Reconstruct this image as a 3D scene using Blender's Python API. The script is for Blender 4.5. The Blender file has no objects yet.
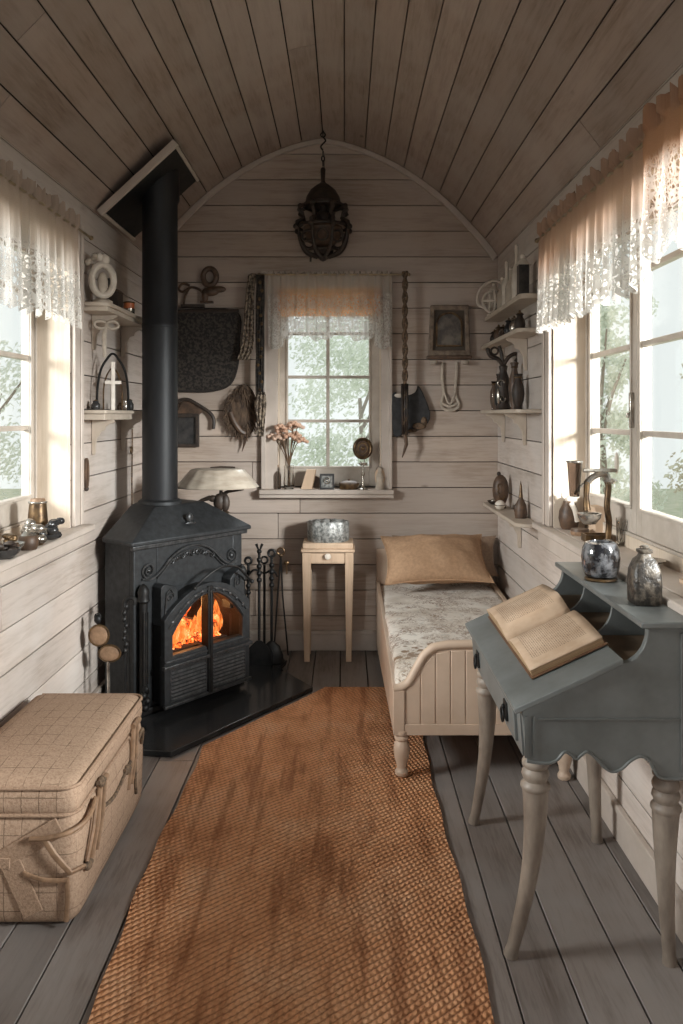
import bpy, bmesh, math, random
from mathutils import Vector, Matrix, noise
random.seed(7)
PI = math.pi
SC = bpy.context.scene
COL = SC.collection
# ------------------------------------------------------------------ camera
EYE = 1.511; FOC = 800.0; HX = 345.0; HY = 415.0
cd = bpy.data.cameras.new('camera'); cam = bpy.data.objects.new('camera', cd); COL.objects.link(cam)
cam.location = (0, 0, EYE); cam.rotation_euler = (PI/2, 0, 0)
cd.sensor_fit = 'VERTICAL'; cd.sensor_height = 24; cd.sensor_width = 16
cd.lens = 24*FOC/1024
cd.shift_y = -(512-HY)/1024.0
cd.shift_x = (341.5-HX)/1024.0
cd.clip_start = 0.05
SC.camera = cam
# ------------------------------------------------------------------ light
SC.view_settings.view_transform = 'Standard'
SC.view_settings.look = 'None'
SC.view_settings.exposure = 0.0
SC.view_settings.gamma = 1.0
SC.cycles.use_denoising = True
SC.cycles.max_bounces = 7; SC.cycles.diffuse_bounces = 4; SC.cycles.transparent_max_bounces = 16
SC.cycles.sample_clamp_indirect = 6
w = bpy.data.worlds.new('overcast_sky'); SC.world = w; w.use_nodes = True
wn = w.node_tree.nodes; bg = wn['Background']
bg.inputs[0].default_value = (0.94, 0.965, 0.96, 1); bg.inputs[1].default_value = 1.04
def area(name, loc, target, sx, sy, power, col):
    l = bpy.data.lights.new(name, 'AREA'); l.shape = 'RECTANGLE'; l.size = sx; l.size_y = sy
    l.energy = power; l.color = col
    o = bpy.data.objects.new(name, l); COL.objects.link(o); o.location = loc
    d = Vector(target)-Vector(loc); o.rotation_euler = d.to_track_quat('-Z', 'Y').to_euler()
    return o
area('daylight_right', (3.2, 0.9, 2.20), (-0.5, 4.4, 0.45), 0.8, 0.7, 580, (1.0, 0.985, 0.985))
area('daylight_left', (-3.2, 1.7, 2.2), (0.3, 3.0, 0.3), 0.9, 0.8, 230, (1.0, 0.985, 0.985))
area('daylight_back', (0.1, 7.2, 3.9), (-0.1, 4.4, 1.0), 1.6, 1.2, 110, (0.98, 0.98, 1.0))
area('fill_behind_camera', (0.0, -2.6, 1.9), (0.0, 3.0, 0.8), 1.6, 1.6, 15, (1.0, 0.97, 0.93))  # added fill light from behind the camera, no such source known

# ------------------------------------------------------------------ helpers
def P(px, py, Y):
    return Vector(((px-HX)*Y/FOC, Y, EYE-(py-HY)*Y/FOC))
def PX(px, py, X):            # a point of the plane x = X
    Y = X*FOC/(px-HX); return Vector((X, Y, EYE-(py-HY)*Y/FOC))

class MB:
    def __init__(s): s.v = []; s.f = []; s.M = Matrix.Identity(4)
    def add(s, vs, fs):
        b = len(s.v); s.v += [tuple(s.M @ Vector(p)) for p in vs]; s.f += [tuple(b+i for i in f) for f in fs]
        return s
    def box(s, x0, x1, y0, y1, z0, z1):
        return s.add([(x0,y0,z0),(x1,y0,z0),(x1,y1,z0),(x0,y1,z0),(x0,y0,z1),(x1,y0,z1),(x1,y1,z1),(x0,y1,z1)],
                     [(3,2,1,0),(4,5,6,7),(0,1,5,4),(1,2,6,5),(2,3,7,6),(3,0,4,7)])
    def cbox(s, c, sz):
        return s.box(c[0]-sz[0]/2,c[0]+sz[0]/2,c[1]-sz[1]/2,c[1]+sz[1]/2,c[2]-sz[2]/2,c[2]+sz[2]/2)
    def prism(s, poly, a, b, axis='y'):
        """poly in the plane normal to axis, extruded a..b"""
        n = len(poly)
        def pt(p, d):
            if axis == 'y': return (p[0], d, p[1])
            if axis == 'x': return (d, p[0], p[1])
            return (p[0], p[1], d)
        vs = [pt(p, a) for p in poly]+[pt(p, b) for p in poly]
        fs = [tuple(range(n)), tuple(range(2*n-1, n-1, -1))]
        fs += [(i, n+i, n+(i+1) % n, (i+1) % n) for i in range(n)]
        return s.add(vs, fs)
    def ring(s, outer, inner, a, b, axis='y', closed=True):
        n = len(outer)
        def pt(p, d):
            if axis == 'y': return (p[0], d, p[1])
            if axis == 'x': return (d, p[0], p[1])
            return (p[0], p[1], d)
        vs = [pt(p,a) for p in outer]+[pt(p,a) for p in inner]+[pt(p,b) for p in outer]+[pt(p,b) for p in inner]
        fs = []
        for i in range(n if closed else n-1):
            j = (i+1) % n
            fs += [(i,j,n+j,n+i),(2*n+i,3*n+i,3*n+j,2*n+j),(i,2*n+i,2*n+j,j),(n+i,n+j,3*n+j,3*n+i)]
        if not closed:
            fs += [(0,n,3*n,2*n),(n-1,3*n-1,4*n-1,2*n-1)]
        return s.add(vs, fs)
    def tube(s, pts, r, n=8, flat=1.0, cap=True):
        pts = [Vector(p) for p in pts]; m = len(pts)
        rs = r if isinstance(r, (list, tuple)) else [r]*m
        vs = []; fs = []; up = None
        for i, p in enumerate(pts):
            t = (pts[min(i+1,m-1)]-pts[max(i-1,0)])
            t = t.normalized() if t.length > 1e-9 else Vector((0,0,1))
            if up is None:
                a = Vector((0,1,0)) if abs(t.y) < .9 else Vector((1,0,0))
                u = t.cross(a).normalized()
            else:
                u = (up - t*up.dot(t)); u = u.normalized() if u.length > 1e-6 else t.orthogonal().normalized()
            up = u; v = t.cross(u)
            for k in range(n):
                a = 2*PI*k/n
                vs.append(p+u*math.cos(a)*rs[i]+v*math.sin(a)*rs[i]*flat)
        for i in range(m-1):
            for k in range(n):
                fs.append((i*n+k, i*n+(k+1) % n, (i+1)*n+(k+1) % n, (i+1)*n+k))
        if cap: fs += [tuple(range(n-1,-1,-1)), tuple((m-1)*n+k for k in range(n))]
        return s.add(vs, fs)
    def lathe(s, prof, n=24, c=(0,0,0), sx=1.0, sy=1.0, fn=None):
        """prof: (radius, z) from bottom to top; fn(angle) scales the radius"""
        vs = []; fs = []; m = len(prof)
        for r, z in prof:
            for k in range(n):
                a = 2*PI*k/n; q = r*(fn(a) if fn else 1)
                vs.append((c[0]+q*math.cos(a)*sx, c[1]+q*math.sin(a)*sy, c[2]+z))
        for i in range(m-1):
            for k in range(n):
                fs.append((i*n+k, i*n+(k+1) % n, (i+1)*n+(k+1) % n, (i+1)*n+k))
        if prof[0][0] > 1e-5: fs.append(tuple(range(n-1,-1,-1)))
        if prof[-1][0] > 1e-5: fs.append(tuple((m-1)*n+k for k in range(n)))
        return s.add(vs, fs)
    def ball(s, c, r, n=14):
        r = (r,r,r) if not isinstance(r, (tuple, list)) else r
        m = max(6, n//2+1); vs = []; fs = []
        for i in range(m+1):
            t = PI*i/m - PI/2
            for k in range(n):
                a = 2*PI*k/n
                vs.append((c[0]+r[0]*math.cos(t)*math.cos(a), c[1]+r[1]*math.cos(t)*math.sin(a), c[2]+r[2]*math.sin(t)))
        for i in range(m):
            for k in range(n): fs.append((i*n+k, i*n+(k+1) % n, (i+1)*n+(k+1) % n, (i+1)*n+k))
        return s.add(vs, fs)
    def torus(s, c, R, r, axis='y', n=20, m=8, sx=1.0, sz=1.0):
        pts = []
        for k in range(n+1):
            a = 2*PI*k/n; x = R*math.cos(a)*sx; z = R*math.sin(a)*sz
            pts.append({'y': (c[0]+x,c[1],c[2]+z), 'x': (c[0],c[1]+x,c[2]+z), 'z': (c[0]+x,c[1]+z,c[2])}[axis])
        return s.tube(pts, r, m, cap=False)
    def grid(s, fn, nu, nv):
        vs = [fn(i/nu, j/nv) for j in range(nv+1) for i in range(nu+1)]
        fs = [(j*(nu+1)+i, j*(nu+1)+i+1, (j+1)*(nu+1)+i+1, (j+1)*(nu+1)+i) for j in range(nv) for i in range(nu)]
        return s.add(vs, fs)
    def build(s, name, mat, parent=None, loc=(0,0,0), rotz=0, bevel=0, sub=0, solid=0, ang=38, seg=2, weld=False):
        me = bpy.data.meshes.new(name); me.from_pydata(s.v, [], s.f)
        bm = bmesh.new(); bm.from_mesh(me)
        if weld: bmesh.ops.remove_doubles(bm, verts=bm.verts, dist=1e-5)
        bmesh.ops.dissolve_degenerate(bm, edges=bm.edges, dist=1e-6)
        bmesh.ops.recalc_face_normals(bm, faces=bm.faces); bm.to_mesh(me); bm.free()
        me.polygons.foreach_set('use_smooth', [True]*len(me.polygons))
        me.set_sharp_from_angle(angle=math.radians(ang))
        me.materials.append(mat)
        o = bpy.data.objects.new(name, me); COL.objects.link(o)
        if parent is not None: o.parent = parent
        o.location = loc; o.rotation_euler = (0,0,rotz)
        if solid:
            m = o.modifiers.new('thickness','SOLIDIFY'); m.thickness = solid; m.offset = 0
        if bevel:
            m = o.modifiers.new('bevel','BEVEL'); m.width = bevel; m.segments = seg; m.limit_method = 'ANGLE'; m.angle_limit = math.radians(35)
        if sub:
            m = o.modifiers.new('subdivision','SUBSURF'); m.levels = sub; m.render_levels = sub
        return o

def tag(o, label, cat, group=None):
    o['label'] = label; o['category'] = cat
    if group: o['group'] = group
    return o
def thing(name, label, cat, loc=(0,0,0), rotz=0, group=None):
    o = bpy.data.objects.new(name, None); COL.objects.link(o); o.empty_display_size = .05
    o.location = loc; o.rotation_euler = (0,0,rotz)
    return tag(o, label, cat, group)
def struct(o): o['kind'] = 'structure'; return o
def sname(name, loc=(0,0,0), rotz=0):
    o = bpy.data.objects.new(name, None); COL.objects.link(o); o.location = loc; o.rotation_euler = (0,0,rotz)
    return struct(o)
def copy_tree(o, parent=None):
    c = o.copy(); COL.objects.link(c)
    if parent is not None: c.parent = parent
    for ch in list(o.children): copy_tree(ch, c)
    return c
def smooth_poly(pts, k=6, closed=False):
    """Catmull-Rom through pts (tuples of any dimension)"""
    out = []; n = len(pts)
    rng = range(n if closed else n-1)
    for i in rng:
        if closed: p0,p1,p2,p3 = pts[i-1],pts[i],pts[(i+1)%n],pts[(i+2)%n]
        else: p0,p1,p2,p3 = pts[max(i-1,0)],pts[i],pts[i+1],pts[min(i+2,n-1)]
        for j in range(k):
            t = j/k
            out.append(tuple(0.5*((2*b)+(-a+c)*t+(2*a-5*b+4*c-d)*t*t+(-a+3*b-3*c+d)*t**3) for a,b,c,d in zip(p0,p1,p2,p3)))
    if not closed: out.append(tuple(pts[-1]))
    return out

# ------------------------------------------------------------------ materials
def ramp(nt, fac, stops):
    r = nt.nodes.new('ShaderNodeValToRGB')
    els = r.color_ramp.elements
    while len(els) < len(stops): els.new(0.5)
    for e, (p, c) in zip(els, stops): e.position = p; e.color = (*c, 1) if len(c) == 3 else c
    nt.links.new(fac, r.inputs[0]); return r.outputs[0]
def mixc(nt, fac, a, b, mode='MIX'):
    m = nt.nodes.new('ShaderNodeMix'); m.data_type = 'RGBA'; m.blend_type = mode
    for inp, v in ((m.inputs[0], fac), (m.inputs[6], a), (m.inputs[7], b)):
        if isinstance(v, (int, float)): inp.default_value = v
        elif isinstance(v, tuple): inp.default_value = (*v, 1)
        else: nt.links.new(v, inp)
    return m.outputs[2]
def mathn(nt, op, a, b=None, c=None):
    m = nt.nodes.new('ShaderNodeMath'); m.operation = op
    for i, v in enumerate((a, b, c)):
        if v is None: continue
        if isinstance(v, (int, float)): m.inputs[i].default_value = v
        else: nt.links.new(v, m.inputs[i])
    return m.outputs[0]
def newmat(name):
    m = bpy.data.materials.new(name); m.use_nodes = True; nt = m.node_tree
    return m, nt, nt.nodes['Principled BSDF']
def coords(nt, scale=(1,1,1), rot=(0,0,0)):
    tc = nt.nodes.new('ShaderNodeTexCoord'); mp = nt.nodes.new('ShaderNodeMapping')
    mp.inputs['Scale'].default_value = scale; mp.inputs['Rotation'].default_value = rot
    nt.links.new(tc.outputs['Object'], mp.inputs[0]); return mp.outputs[0], tc.outputs['Object']
def noisef(nt, vec, scale, detail=4, rough=.6, dist=0):
    n = nt.nodes.new('ShaderNodeTexNoise'); n.inputs['Scale'].default_value = scale; n.inputs['Detail'].default_value = detail
    n.inputs['Roughness'].default_value = rough; n.inputs['Distortion'].default_value = dist
    nt.links.new(vec, n.inputs['Vector']); return n.outputs[0]
def bumpn(nt, bsdf, h, strength, dist=.01):
    b = nt.nodes.new('ShaderNodeBump'); b.inputs['Strength'].default_value = strength; b.inputs['Distance'].default_value = dist
    nt.links.new(h, b.inputs['Height']); nt.links.new(b.outputs[0], bsdf.inputs['Normal'])
def mat(name, c1, c2=None, scale=8, stretch=(1,1,1), rough=.6, metal=0, bump=.15, kind='noise', lo=.35, hi=.65, island=0, detail=4, coat=0, bd=.004, rot=(0,0,0), rand=1.0):
    m, nt, b = newmat(name)
    vec, _ = coords(nt, stretch, rot)
    if kind == 'noise': f = noisef(nt, vec, scale, detail)
    elif kind == 'voronoi':
        v = nt.nodes.new('ShaderNodeTexVoronoi'); v.inputs['Scale'].default_value = scale; v.feature = 'DISTANCE_TO_EDGE'
        v.inputs['Randomness'].default_value = rand
        nt.links.new(vec, v.inputs['Vector']); f = v.outputs['Distance']
    elif kind == 'wave':
        v = nt.nodes.new('ShaderNodeTexWave'); v.inputs['Scale'].default_value = scale; v.inputs['Distortion'].default_value = 3
        v.inputs['Detail'].default_value = 3
        nt.links.new(vec, v.inputs['Vector']); f = v.outputs['Fac']
    c2 = c2 or tuple(x*.75 for x in c1)
    col = ramp(nt, f, [(lo, c1), (hi, c2)])
    if island:
        g = nt.nodes.new('ShaderNodeNewGeometry')
        k = mathn(nt, 'MULTIPLY_ADD', g.outputs['Random Per Island'], island, 1-island/2)
        hs = nt.nodes.new('ShaderNodeHueSaturation'); nt.links.new(col, hs.inputs['Color']); nt.links.new(k, hs.inputs['Value'])
        col = hs.outputs[0]
    nt.links.new(col, b.inputs['Base Color'])
    b.inputs['Roughness'].default_value = rough; b.inputs['Metallic'].default_value = metal
    if coat: b.inputs['Coat Weight'].default_value = coat
    if bump: bumpn(nt, b, f, bump, bd)
    return m
def woodmat(name, c1, c2, axis='x', rough=.7, island=.12, grain=1.0, bump=.25, knots=True, wash=None, spec=.35):
    """planks: streaks stretched along axis, knots, one tone per board"""
    m, nt, b = newmat(name)
    st = {'x': (.7,9,9), 'y': (9,.7,9), 'z': (9,9,.7)}[axis]
    g = nt.nodes.new('ShaderNodeNewGeometry')
    tc = nt.nodes.new('ShaderNodeTexCoord')
    off = nt.nodes.new('ShaderNodeVectorMath'); off.operation = 'MULTIPLY_ADD'
    cmb = nt.nodes.new('ShaderNodeCombineXYZ')
    for i in range(3): nt.links.new(g.outputs['Random Per Island'], cmb.inputs[i])
    nt.links.new(cmb.outputs[0], off.inputs[0]); off.inputs[1].default_value = (7.3, 5.1, 9.7); nt.links.new(tc.outputs['Object'], off.inputs[2])
    mp = nt.nodes.new('ShaderNodeMapping'); mp.inputs['Scale'].default_value = st; nt.links.new(off.outputs[0], mp.inputs[0])
    f1 = noisef(nt, mp.outputs[0], 1.6, 6, .65, .6)
    f2 = noisef(nt, mp.outputs[0], 9*grain, 3, .7, .3)
    f = mathn(nt, 'ADD', mathn(nt, 'MULTIPLY', f1, .6), mathn(nt, 'MULTIPLY', f2, .4))
    col = ramp(nt, f, [(.34, c2), (.52, c1), (.72, tuple(min(1, x*1.12) for x in c1))])
    if wash:
        lf = noisef(nt, tc.outputs['Object'], 1.7, 3, .6)
        col = mixc(nt, ramp(nt, lf, [(.42,(0,0,0)),(.62,(.6,.6,.6))]), col, wash)
    if knots:
        v = nt.nodes.new('ShaderNodeTexVoronoi'); v.inputs['Scale'].default_value = 2.3
        sm = nt.nodes.new('ShaderNodeMapping'); sm.inputs['Scale'].default_value = {'x': (.55,1,1), 'y': (1,.55,1), 'z': (1,1,.55)}[axis]
        nt.links.new(off.outputs[0], sm.inputs[0]); nt.links.new(sm.outputs[0], v.inputs['Vector'])
        kf = ramp(nt, v.outputs['Distance'], [(.012,(1,1,1)),(.04,(0,0,0))])
        col = mixc(nt, mathn(nt,'MULTIPLY',kf,.65), col, tuple(x*.35 for x in c2))
    k = mathn(nt, 'MULTIPLY_ADD', g.outputs['Random Per Island'], island*2, 1-island)
    hs = nt.nodes.new('ShaderNodeHueSaturation'); nt.links.new(col, hs.inputs['Color']); nt.links.new(k, hs.inputs['Value'])
    nt.links.new(hs.outputs[0], b.inputs['Base Color'])
    b.inputs['Roughness'].default_value = rough; b.inputs['Specular IOR Level'].default_value = spec
    bumpn(nt, b, f, bump, .003)
    return m
M = {}
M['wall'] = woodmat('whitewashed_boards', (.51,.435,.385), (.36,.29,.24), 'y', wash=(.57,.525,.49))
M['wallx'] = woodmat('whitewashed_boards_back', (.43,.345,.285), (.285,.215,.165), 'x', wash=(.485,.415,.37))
M['ceil'] = woodmat('limed_ceiling_boards', (.36,.28,.235), (.235,.175,.14), 'y', island=.1, wash=(.42,.355,.32))
M['floor'] = woodmat('grey_floorboards', (.205,.176,.160), (.11,.086,.074), 'y', rough=.5, island=.2, grain=1.4, bump=.3, wash=(.25,.232,.222), spec=.4)
M['gap'] = mat('dark_gap', (.03,.024,.02), rough=.95, bump=0)
M['trim'] = mat('cream_painted_trim', (.56,.485,.43), (.48,.41,.355), 6, (1,1,1), rough=.5, bump=.05)
M['sash'] = mat('painted_sash', (.55,.49,.43), (.45,.39,.33), 10, rough=.45, bump=.05)
M['pinejamb'] = woodmat('pale_pine_lining', (.62,.52,.42), (.52,.42,.32), 'z', knots=True, island=.05)
M['shelf'] = mat('white_shelf_paint', (.56,.48,.40), (.46,.385,.31), 7, rough=.5, bump=.08)
M['iron'] = mat('cast_iron', (.036,.038,.041), (.056,.060,.064), 30, rough=.5, metal=.6, bump=.12, bd=.002)
M['iron_dark'] = mat('black_iron', (.012,.012,.013), (.025,.024,.023), 25, rough=.5, metal=.5, bump=.15, bd=.002)
M['iron_edge'] = mat('worn_iron_relief', (.11,.113,.118), (.05,.052,.054), 40, rough=.38, metal=.7, bump=.2, bd=.002)
M['pipe'] = mat('flue_black', (.012,.013,.015), (.02,.021,.024), 12, (1,1,.3), rough=.5, metal=.3, bump=.05)
M['slate'] = mat('black_slate', (.018,.019,.02), (.035,.035,.036), 9, rough=.16, bump=.04)
M['bedcream'] = mat('cream_bed_paint', (.58,.44,.335), (.50,.37,.275), 6, rough=.5, bump=.06)
M['pine'] = woodmat('light_pine', (.57,.42,.30), (.46,.325,.225), 'z', knots=False, island=.08)
M['deskblue'] = mat('grey_blue_desk_paint', (.158,.167,.164), (.112,.118,.113), 7, rough=.42, bump=.06)
M['deskleg'] = mat('rubbed_pale_leg_paint', (.29,.24,.195), (.16,.125,.10), 16, (1,1,.35), rough=.5, bump=.12)
M['cubby'] = mat('brown_cubby_shade', (.22,.15,.095), (.15,.10,.06), 10, rough=.7)  # brown shadow of the cubby interior put into the colour
M['brown'] = mat('brown_carving', (.13,.075,.045), (.05,.03,.02), 22, rough=.5, bump=.4)
M['darkbrown'] = mat('dark_brown', (.05,.033,.024), (.02,.014,.011), 25, rough=.55, bump=.4)
M['bronze'] = mat('aged_bronze', (.22,.14,.07), (.07,.045,.03), 25, rough=.35, metal=.75, bump=.25)
M['silver'] = mat('tarnished_silver', (.62,.58,.52), (.22,.19,.16), 28, rough=.25, metal=.85, bump=.35)
M['white'] = mat('off_white_ceramic', (.74,.67,.59), (.58,.51,.43), 14, rough=.4, bump=.1)
M['cream'] = mat('cream_plaster', (.52,.45,.37), (.38,.32,.26), 22, rough=.7, bump=.3)
M['black'] = mat('black_glaze', (.02,.02,.022), (.05,.048,.047), 20, rough=.2, bump=.1)
M['tin'] = mat('embossed_grey_tin', (.36,.36,.345), (.13,.135,.13), 60, rough=.4, metal=.35, bump=.8, kind='noise', lo=.42, hi=.6)
M['rope'] = mat('twisted_cord', (.20,.13,.08), (.06,.04,.026), 60, rough=.9, bump=.6)
M['leather'] = mat('tan_leather', (.30,.185,.11), (.18,.105,.06), 30, rough=.6, bump=.4)
M['orange'] = mat('amber_candle', (.55,.16,.05), (.35,.08,.03), 15, rough=.4)
M['paper'] = mat('old_paper', (.58,.43,.31), (.50,.36,.25), 9, rough=.85, bump=.03)
M['pageedge'] = mat('page_edges', (.50,.34,.20), (.30,.19,.10), 4, (1,1,110), rough=.9, bump=.5)
M['bookcover'] = mat('book_cover', (.16,.08,.04), (.10,.05,.025), 12, rough=.6)
# ================================================================== STRUCTURE
XL, XR, YB, YF = -1.26, 0.98, 5.145, -1.2
CX = (XL+XR)/2; SPR = 2.53; HW = (XR-XL)/2
BH = .165
def cells(a0, a1, z0, z1, holes):
    """rectangles of a0..a1 x z0..z1 minus holes (a0,a1,z0,z1)"""
    zs = sorted({z0, z1} | {min(max(h[i], z0), z1) for h in holes for i in (2, 3)})
    out = []
    for za, zb in zip(zs, zs[1:]):
        if zb-za < .004: continue
        segs = [(a0, a1)]
        for h in holes:
            if h[2] < (za+zb)/2 < h[3]:
                ns = []
                for s in segs:
                    if h[0] > s[0]: ns.append((s[0], min(s[1], h[0])))
                    if h[1] < s[1]: ns.append((max(s[0], h[1]), s[1]))
                segs = [s for s in ns if s[1]-s[0] > .004]
        out += [(s[0], s[1], za, zb) for s in segs]
    return out
def wall(name, axis, face, outdir, a0, a1, z0, z1, holes, thick, boardmat, joints=.35, gable=None):
    """face: interior plane; outdir +1/-1 towards the outside"""
    mb = MB(); bk = MB(); random.seed(hash_name(name))
    row = 0; z = z0
    first = .054
    def put(m, s0, s1, za, zb, d0, d1):
        p, q = sorted((face+outdir*d0, face+outdir*d1))
        if axis == 'x': m.box(p, q, s0, s1, za, zb)
        else: m.box(s0, s1, p, q, za, zb)
    while z < z1-.01:
        zt = min(z+BH, z1) if z > z0+.001 else z0+first; zm = (z+zt)/2
        b0, b1 = a0, a1
        if gable and zm > SPR-.05: b0, b1 = gable(z)
        if b1-b0 < .05: break
        cuts = [b0, b1]
        if random.random() < joints: cuts.insert(1, random.uniform(b0+.3*(b1-b0), b1-.3*(b1-b0)))
        for c0, c1 in zip(cuts, cuts[1:]):
            jig = random.uniform(0, .0025)
            for s in cells(c0, c1-.003, z+.0025, zt-.0025, holes): put(mb, *s, jig, .018)
        z = zt; row += 1
    for s in cells(a0, a1, z0, min(z1, SPR), holes): put(bk, *s, .018, thick)
    if gable: 
        zz = SPR
        while zz < z1-.01:
            g0, g1 = gable(zz); put(bk, g0, g1, zz, min(zz+BH, z1), .018, thick); zz += BH
    o = struct(mb.build(name, boardmat, bevel=.0015, seg=1))
    b = bk.build('wall_core', M['gap'], o)
    return o
def hash_name(s): return sum(ord(c)*(i+3) for i, c in enumerate(s))
# arch profile: distance from centre -> height
PROF = [(0,3.285),(.12,3.262),(.25,3.222),(.42,3.148),(.61,3.035),(.80,2.885),(.955,2.73),(1.06,2.61),(1.12,2.53)]
def arch_z(d):
    d = abs(d)
    for (a, za), (b, zb) in zip(PROF, PROF[1:]):
        if a <= d <= b: return za+(zb-za)*(d-a)/(b-a)
    return 2.4
HOLE_L = (1.25, 3.67, .965, 2.30)
HOLE_R = (1.25, 3.765, .952, 2.30)
HOLE_B = (-.431, .231, 1.045, 2.33)
BASE_OFF = .0
wall('wall_left', 'x', XL, -1, YF, YB, 0, SPR+.02, [HOLE_L], .20, M['wall'])
wall('wall_right', 'x', XR, 1, YF, YB, 0, SPR+.02, [HOLE_R], .22, M['wall'])
def gab(z):
    for k in range(112, 0, -1):
        if arch_z(k/100) > z: return (CX-k/100-.05, CX+k/100+.05)
    return (CX-.03, CX+.03)
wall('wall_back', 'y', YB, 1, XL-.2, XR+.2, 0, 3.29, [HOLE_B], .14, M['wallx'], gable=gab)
wall('wall_front', 'y', YF, -1, XL-.2, XR+.2, 0, 3.29, [(-.75, .75, -.1, 2.2)], .14, M['wallx'], gable=gab)  # doorway opening is invented, to let fill light in behind the camera
# ceiling: boards along the room laid round the arch
def resample(pts, step):
    out = [pts[0]]; acc = 0
    for a, b in zip(pts, pts[1:]):
        d = math.dist(a, b); pos = step-acc
        while pos <= d:
            t = pos/d; out.append((a[0]+(b[0]-a[0])*t, a[1]+(b[1]-a[1])*t)); pos += step
        acc = (acc+d) % step
    return out
half = smooth_poly(PROF, 8)
full = [(CX-d, z) for d, z in reversed(half)] + [(CX+d, z) for d, z in half[1:]]
L = sum(math.dist(a, b) for a, b in zip(full, full[1:]))
NB = 20; fp = resample(full, L/NB*.9999)
cb = MB(); random.seed(11)
for (x0, z0), (x1, z1) in zip(fp, fp[1:]):
    d = Vector((x1-x0, z1-z0)).normalized(); n = Vector((-d.y, d.x))
    if n.y < 0: n = -n
    g = .0028
    a = Vector((x0, z0))+d*g; b = Vector((x1, z1))-d*g
    ys = [YF, YB]
    if random.random() < .5: ys.insert(1, random.uniform(.8, 4.4))
    for ya, yb in zip(ys, ys[1:]):
        j = random.uniform(0, .002)
        poly = [tuple(a+n*j), tuple(b+n*j), tuple(b+n*.02), tuple(a+n*.02)]
        cb.prism(poly, ya, yb-.003, 'y')
co = struct(cb.build('ceiling', M['ceil'], bevel=.0012, seg=1))
sh = MB()
outer = [(CX+(x-CX)*1.09, z+.06) for x, z in full]; inner = [(CX+(x-CX)*1.0+(0), z+.021) for x, z in full]
inner[0] = (XL-.02, SPR); inner[-1] = (XR+.02, SPR)
sh.ring(outer, inner, YF, YB+.1, 'y', closed=False)
sh.build('ceiling_shell', M['gap'], co)
# arch trim against the back wall
tr = MB()
inn = [(CX+(x-CX)*.974, z-.030) for x, z in full]
tr.ring(full, inn, YB-.028, YB-.001, 'y', closed=False)
struct(tr.build('trim_1', M['trim'], bevel=.005))
# corner strips
for i, (x0, x1) in enumerate(((XL, XL+.025),)):
    m = MB(); m.box(x0, x1, YB-.025, YB-.001, .13, 2.50); struct(m.build('trim_%d' % (i+2), M['trim'], bevel=.003))
# floor
fb = MB(); random.seed(5); x = XL-.19; 
while x < XR+.2:
    wd = .158; cuts = [YF, YB]
    for c in sorted(random.sample([.9, 1.6, 2.7, 3.5, 4.2], 1)): cuts.insert(-1, c)
    for a, b in zip(cuts, cuts[1:]): fb.box(x+.0025, min(x+wd-.0025, XR+.2), a, b-.003, -.03, -random.uniform(0, .0015))
    x += wd
fo = struct(fb.build('floor', M['floor'], bevel=.002, seg=1))
m = MB(); m.box(XL-.2, XR+.22, YF, YB+.14, -.08, -.03); m.build('subfloor', M['gap'], fo)
# baseboards
def baseboard(name, x0, x1, y0, y1, side):
    m = MB(); m.box(x0, x1, y0, y1, 0, .105)
    if side == 'back': m.box(x0, x1, y0-.008, y1, .105, .13)
    elif side == 'left': m.box(x0, x1+.006, y0, y1, .105, .13)
    else: m.box(x0-.006, x1, y0, y1, .105, .13)
    struct(m.build(name, M['trim'], bevel=.004))
baseboard('baseboard_back', XL+.025, XR-.001, YB-.018, YB-.001, 'back')
baseboard('baseboard_left', XL+.001, XL+.018, YF, YB-.02, 'left')
baseboard('baseboard_right', XR-.018, XR-.001, YF, YB-.02, 'right')
# ---- glass
def glassmat():
    m = bpy.data.materials.new('window_glass'); m.use_nodes = True; nt = m.node_tree; nt.nodes.clear()
    o = nt.nodes.new('ShaderNodeOutputMaterial'); mx = nt.nodes.new('ShaderNodeMixShader')
    t = nt.nodes.new('ShaderNodeBsdfTransparent'); g = nt.nodes.new('ShaderNodeBsdfGlossy'); g.inputs['Roughness'].default_value = .02
    t.inputs[0].default_value = (.96, .98, .97, 1)
    lw = nt.nodes.new('ShaderNodeLayerWeight'); lw.inputs[0].default_value = .5
    fr = mathn(nt, 'MULTIPLY_ADD', mathn(nt, 'POWER', lw.outputs['Facing'], 5.0), .3, .02)
    nt.links.new(fr, mx.inputs[0]); nt.links.new(t.outputs[0], mx.inputs[1]); nt.links.new(g.outputs[0], mx.inputs[2]); nt.links.new(mx.outputs[0], o.inputs[0])
    return m
M['glass'] = glassmat()
def jarmat(name, tint, rough=.03):
    m, nt, b = newmat(name); b.inputs['Base Color'].default_value = (*tint, 1); b.inputs['Transmission Weight'].default_value = 1
    b.inputs['Roughness'].default_value = rough; b.inputs['IOR'].default_value = 1.3; return m
M['clear'] = jarmat('clear_glass', (.93,.92,.9))
M['smoke'] = jarmat('smoky_glass', (.35,.30,.27))
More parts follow.
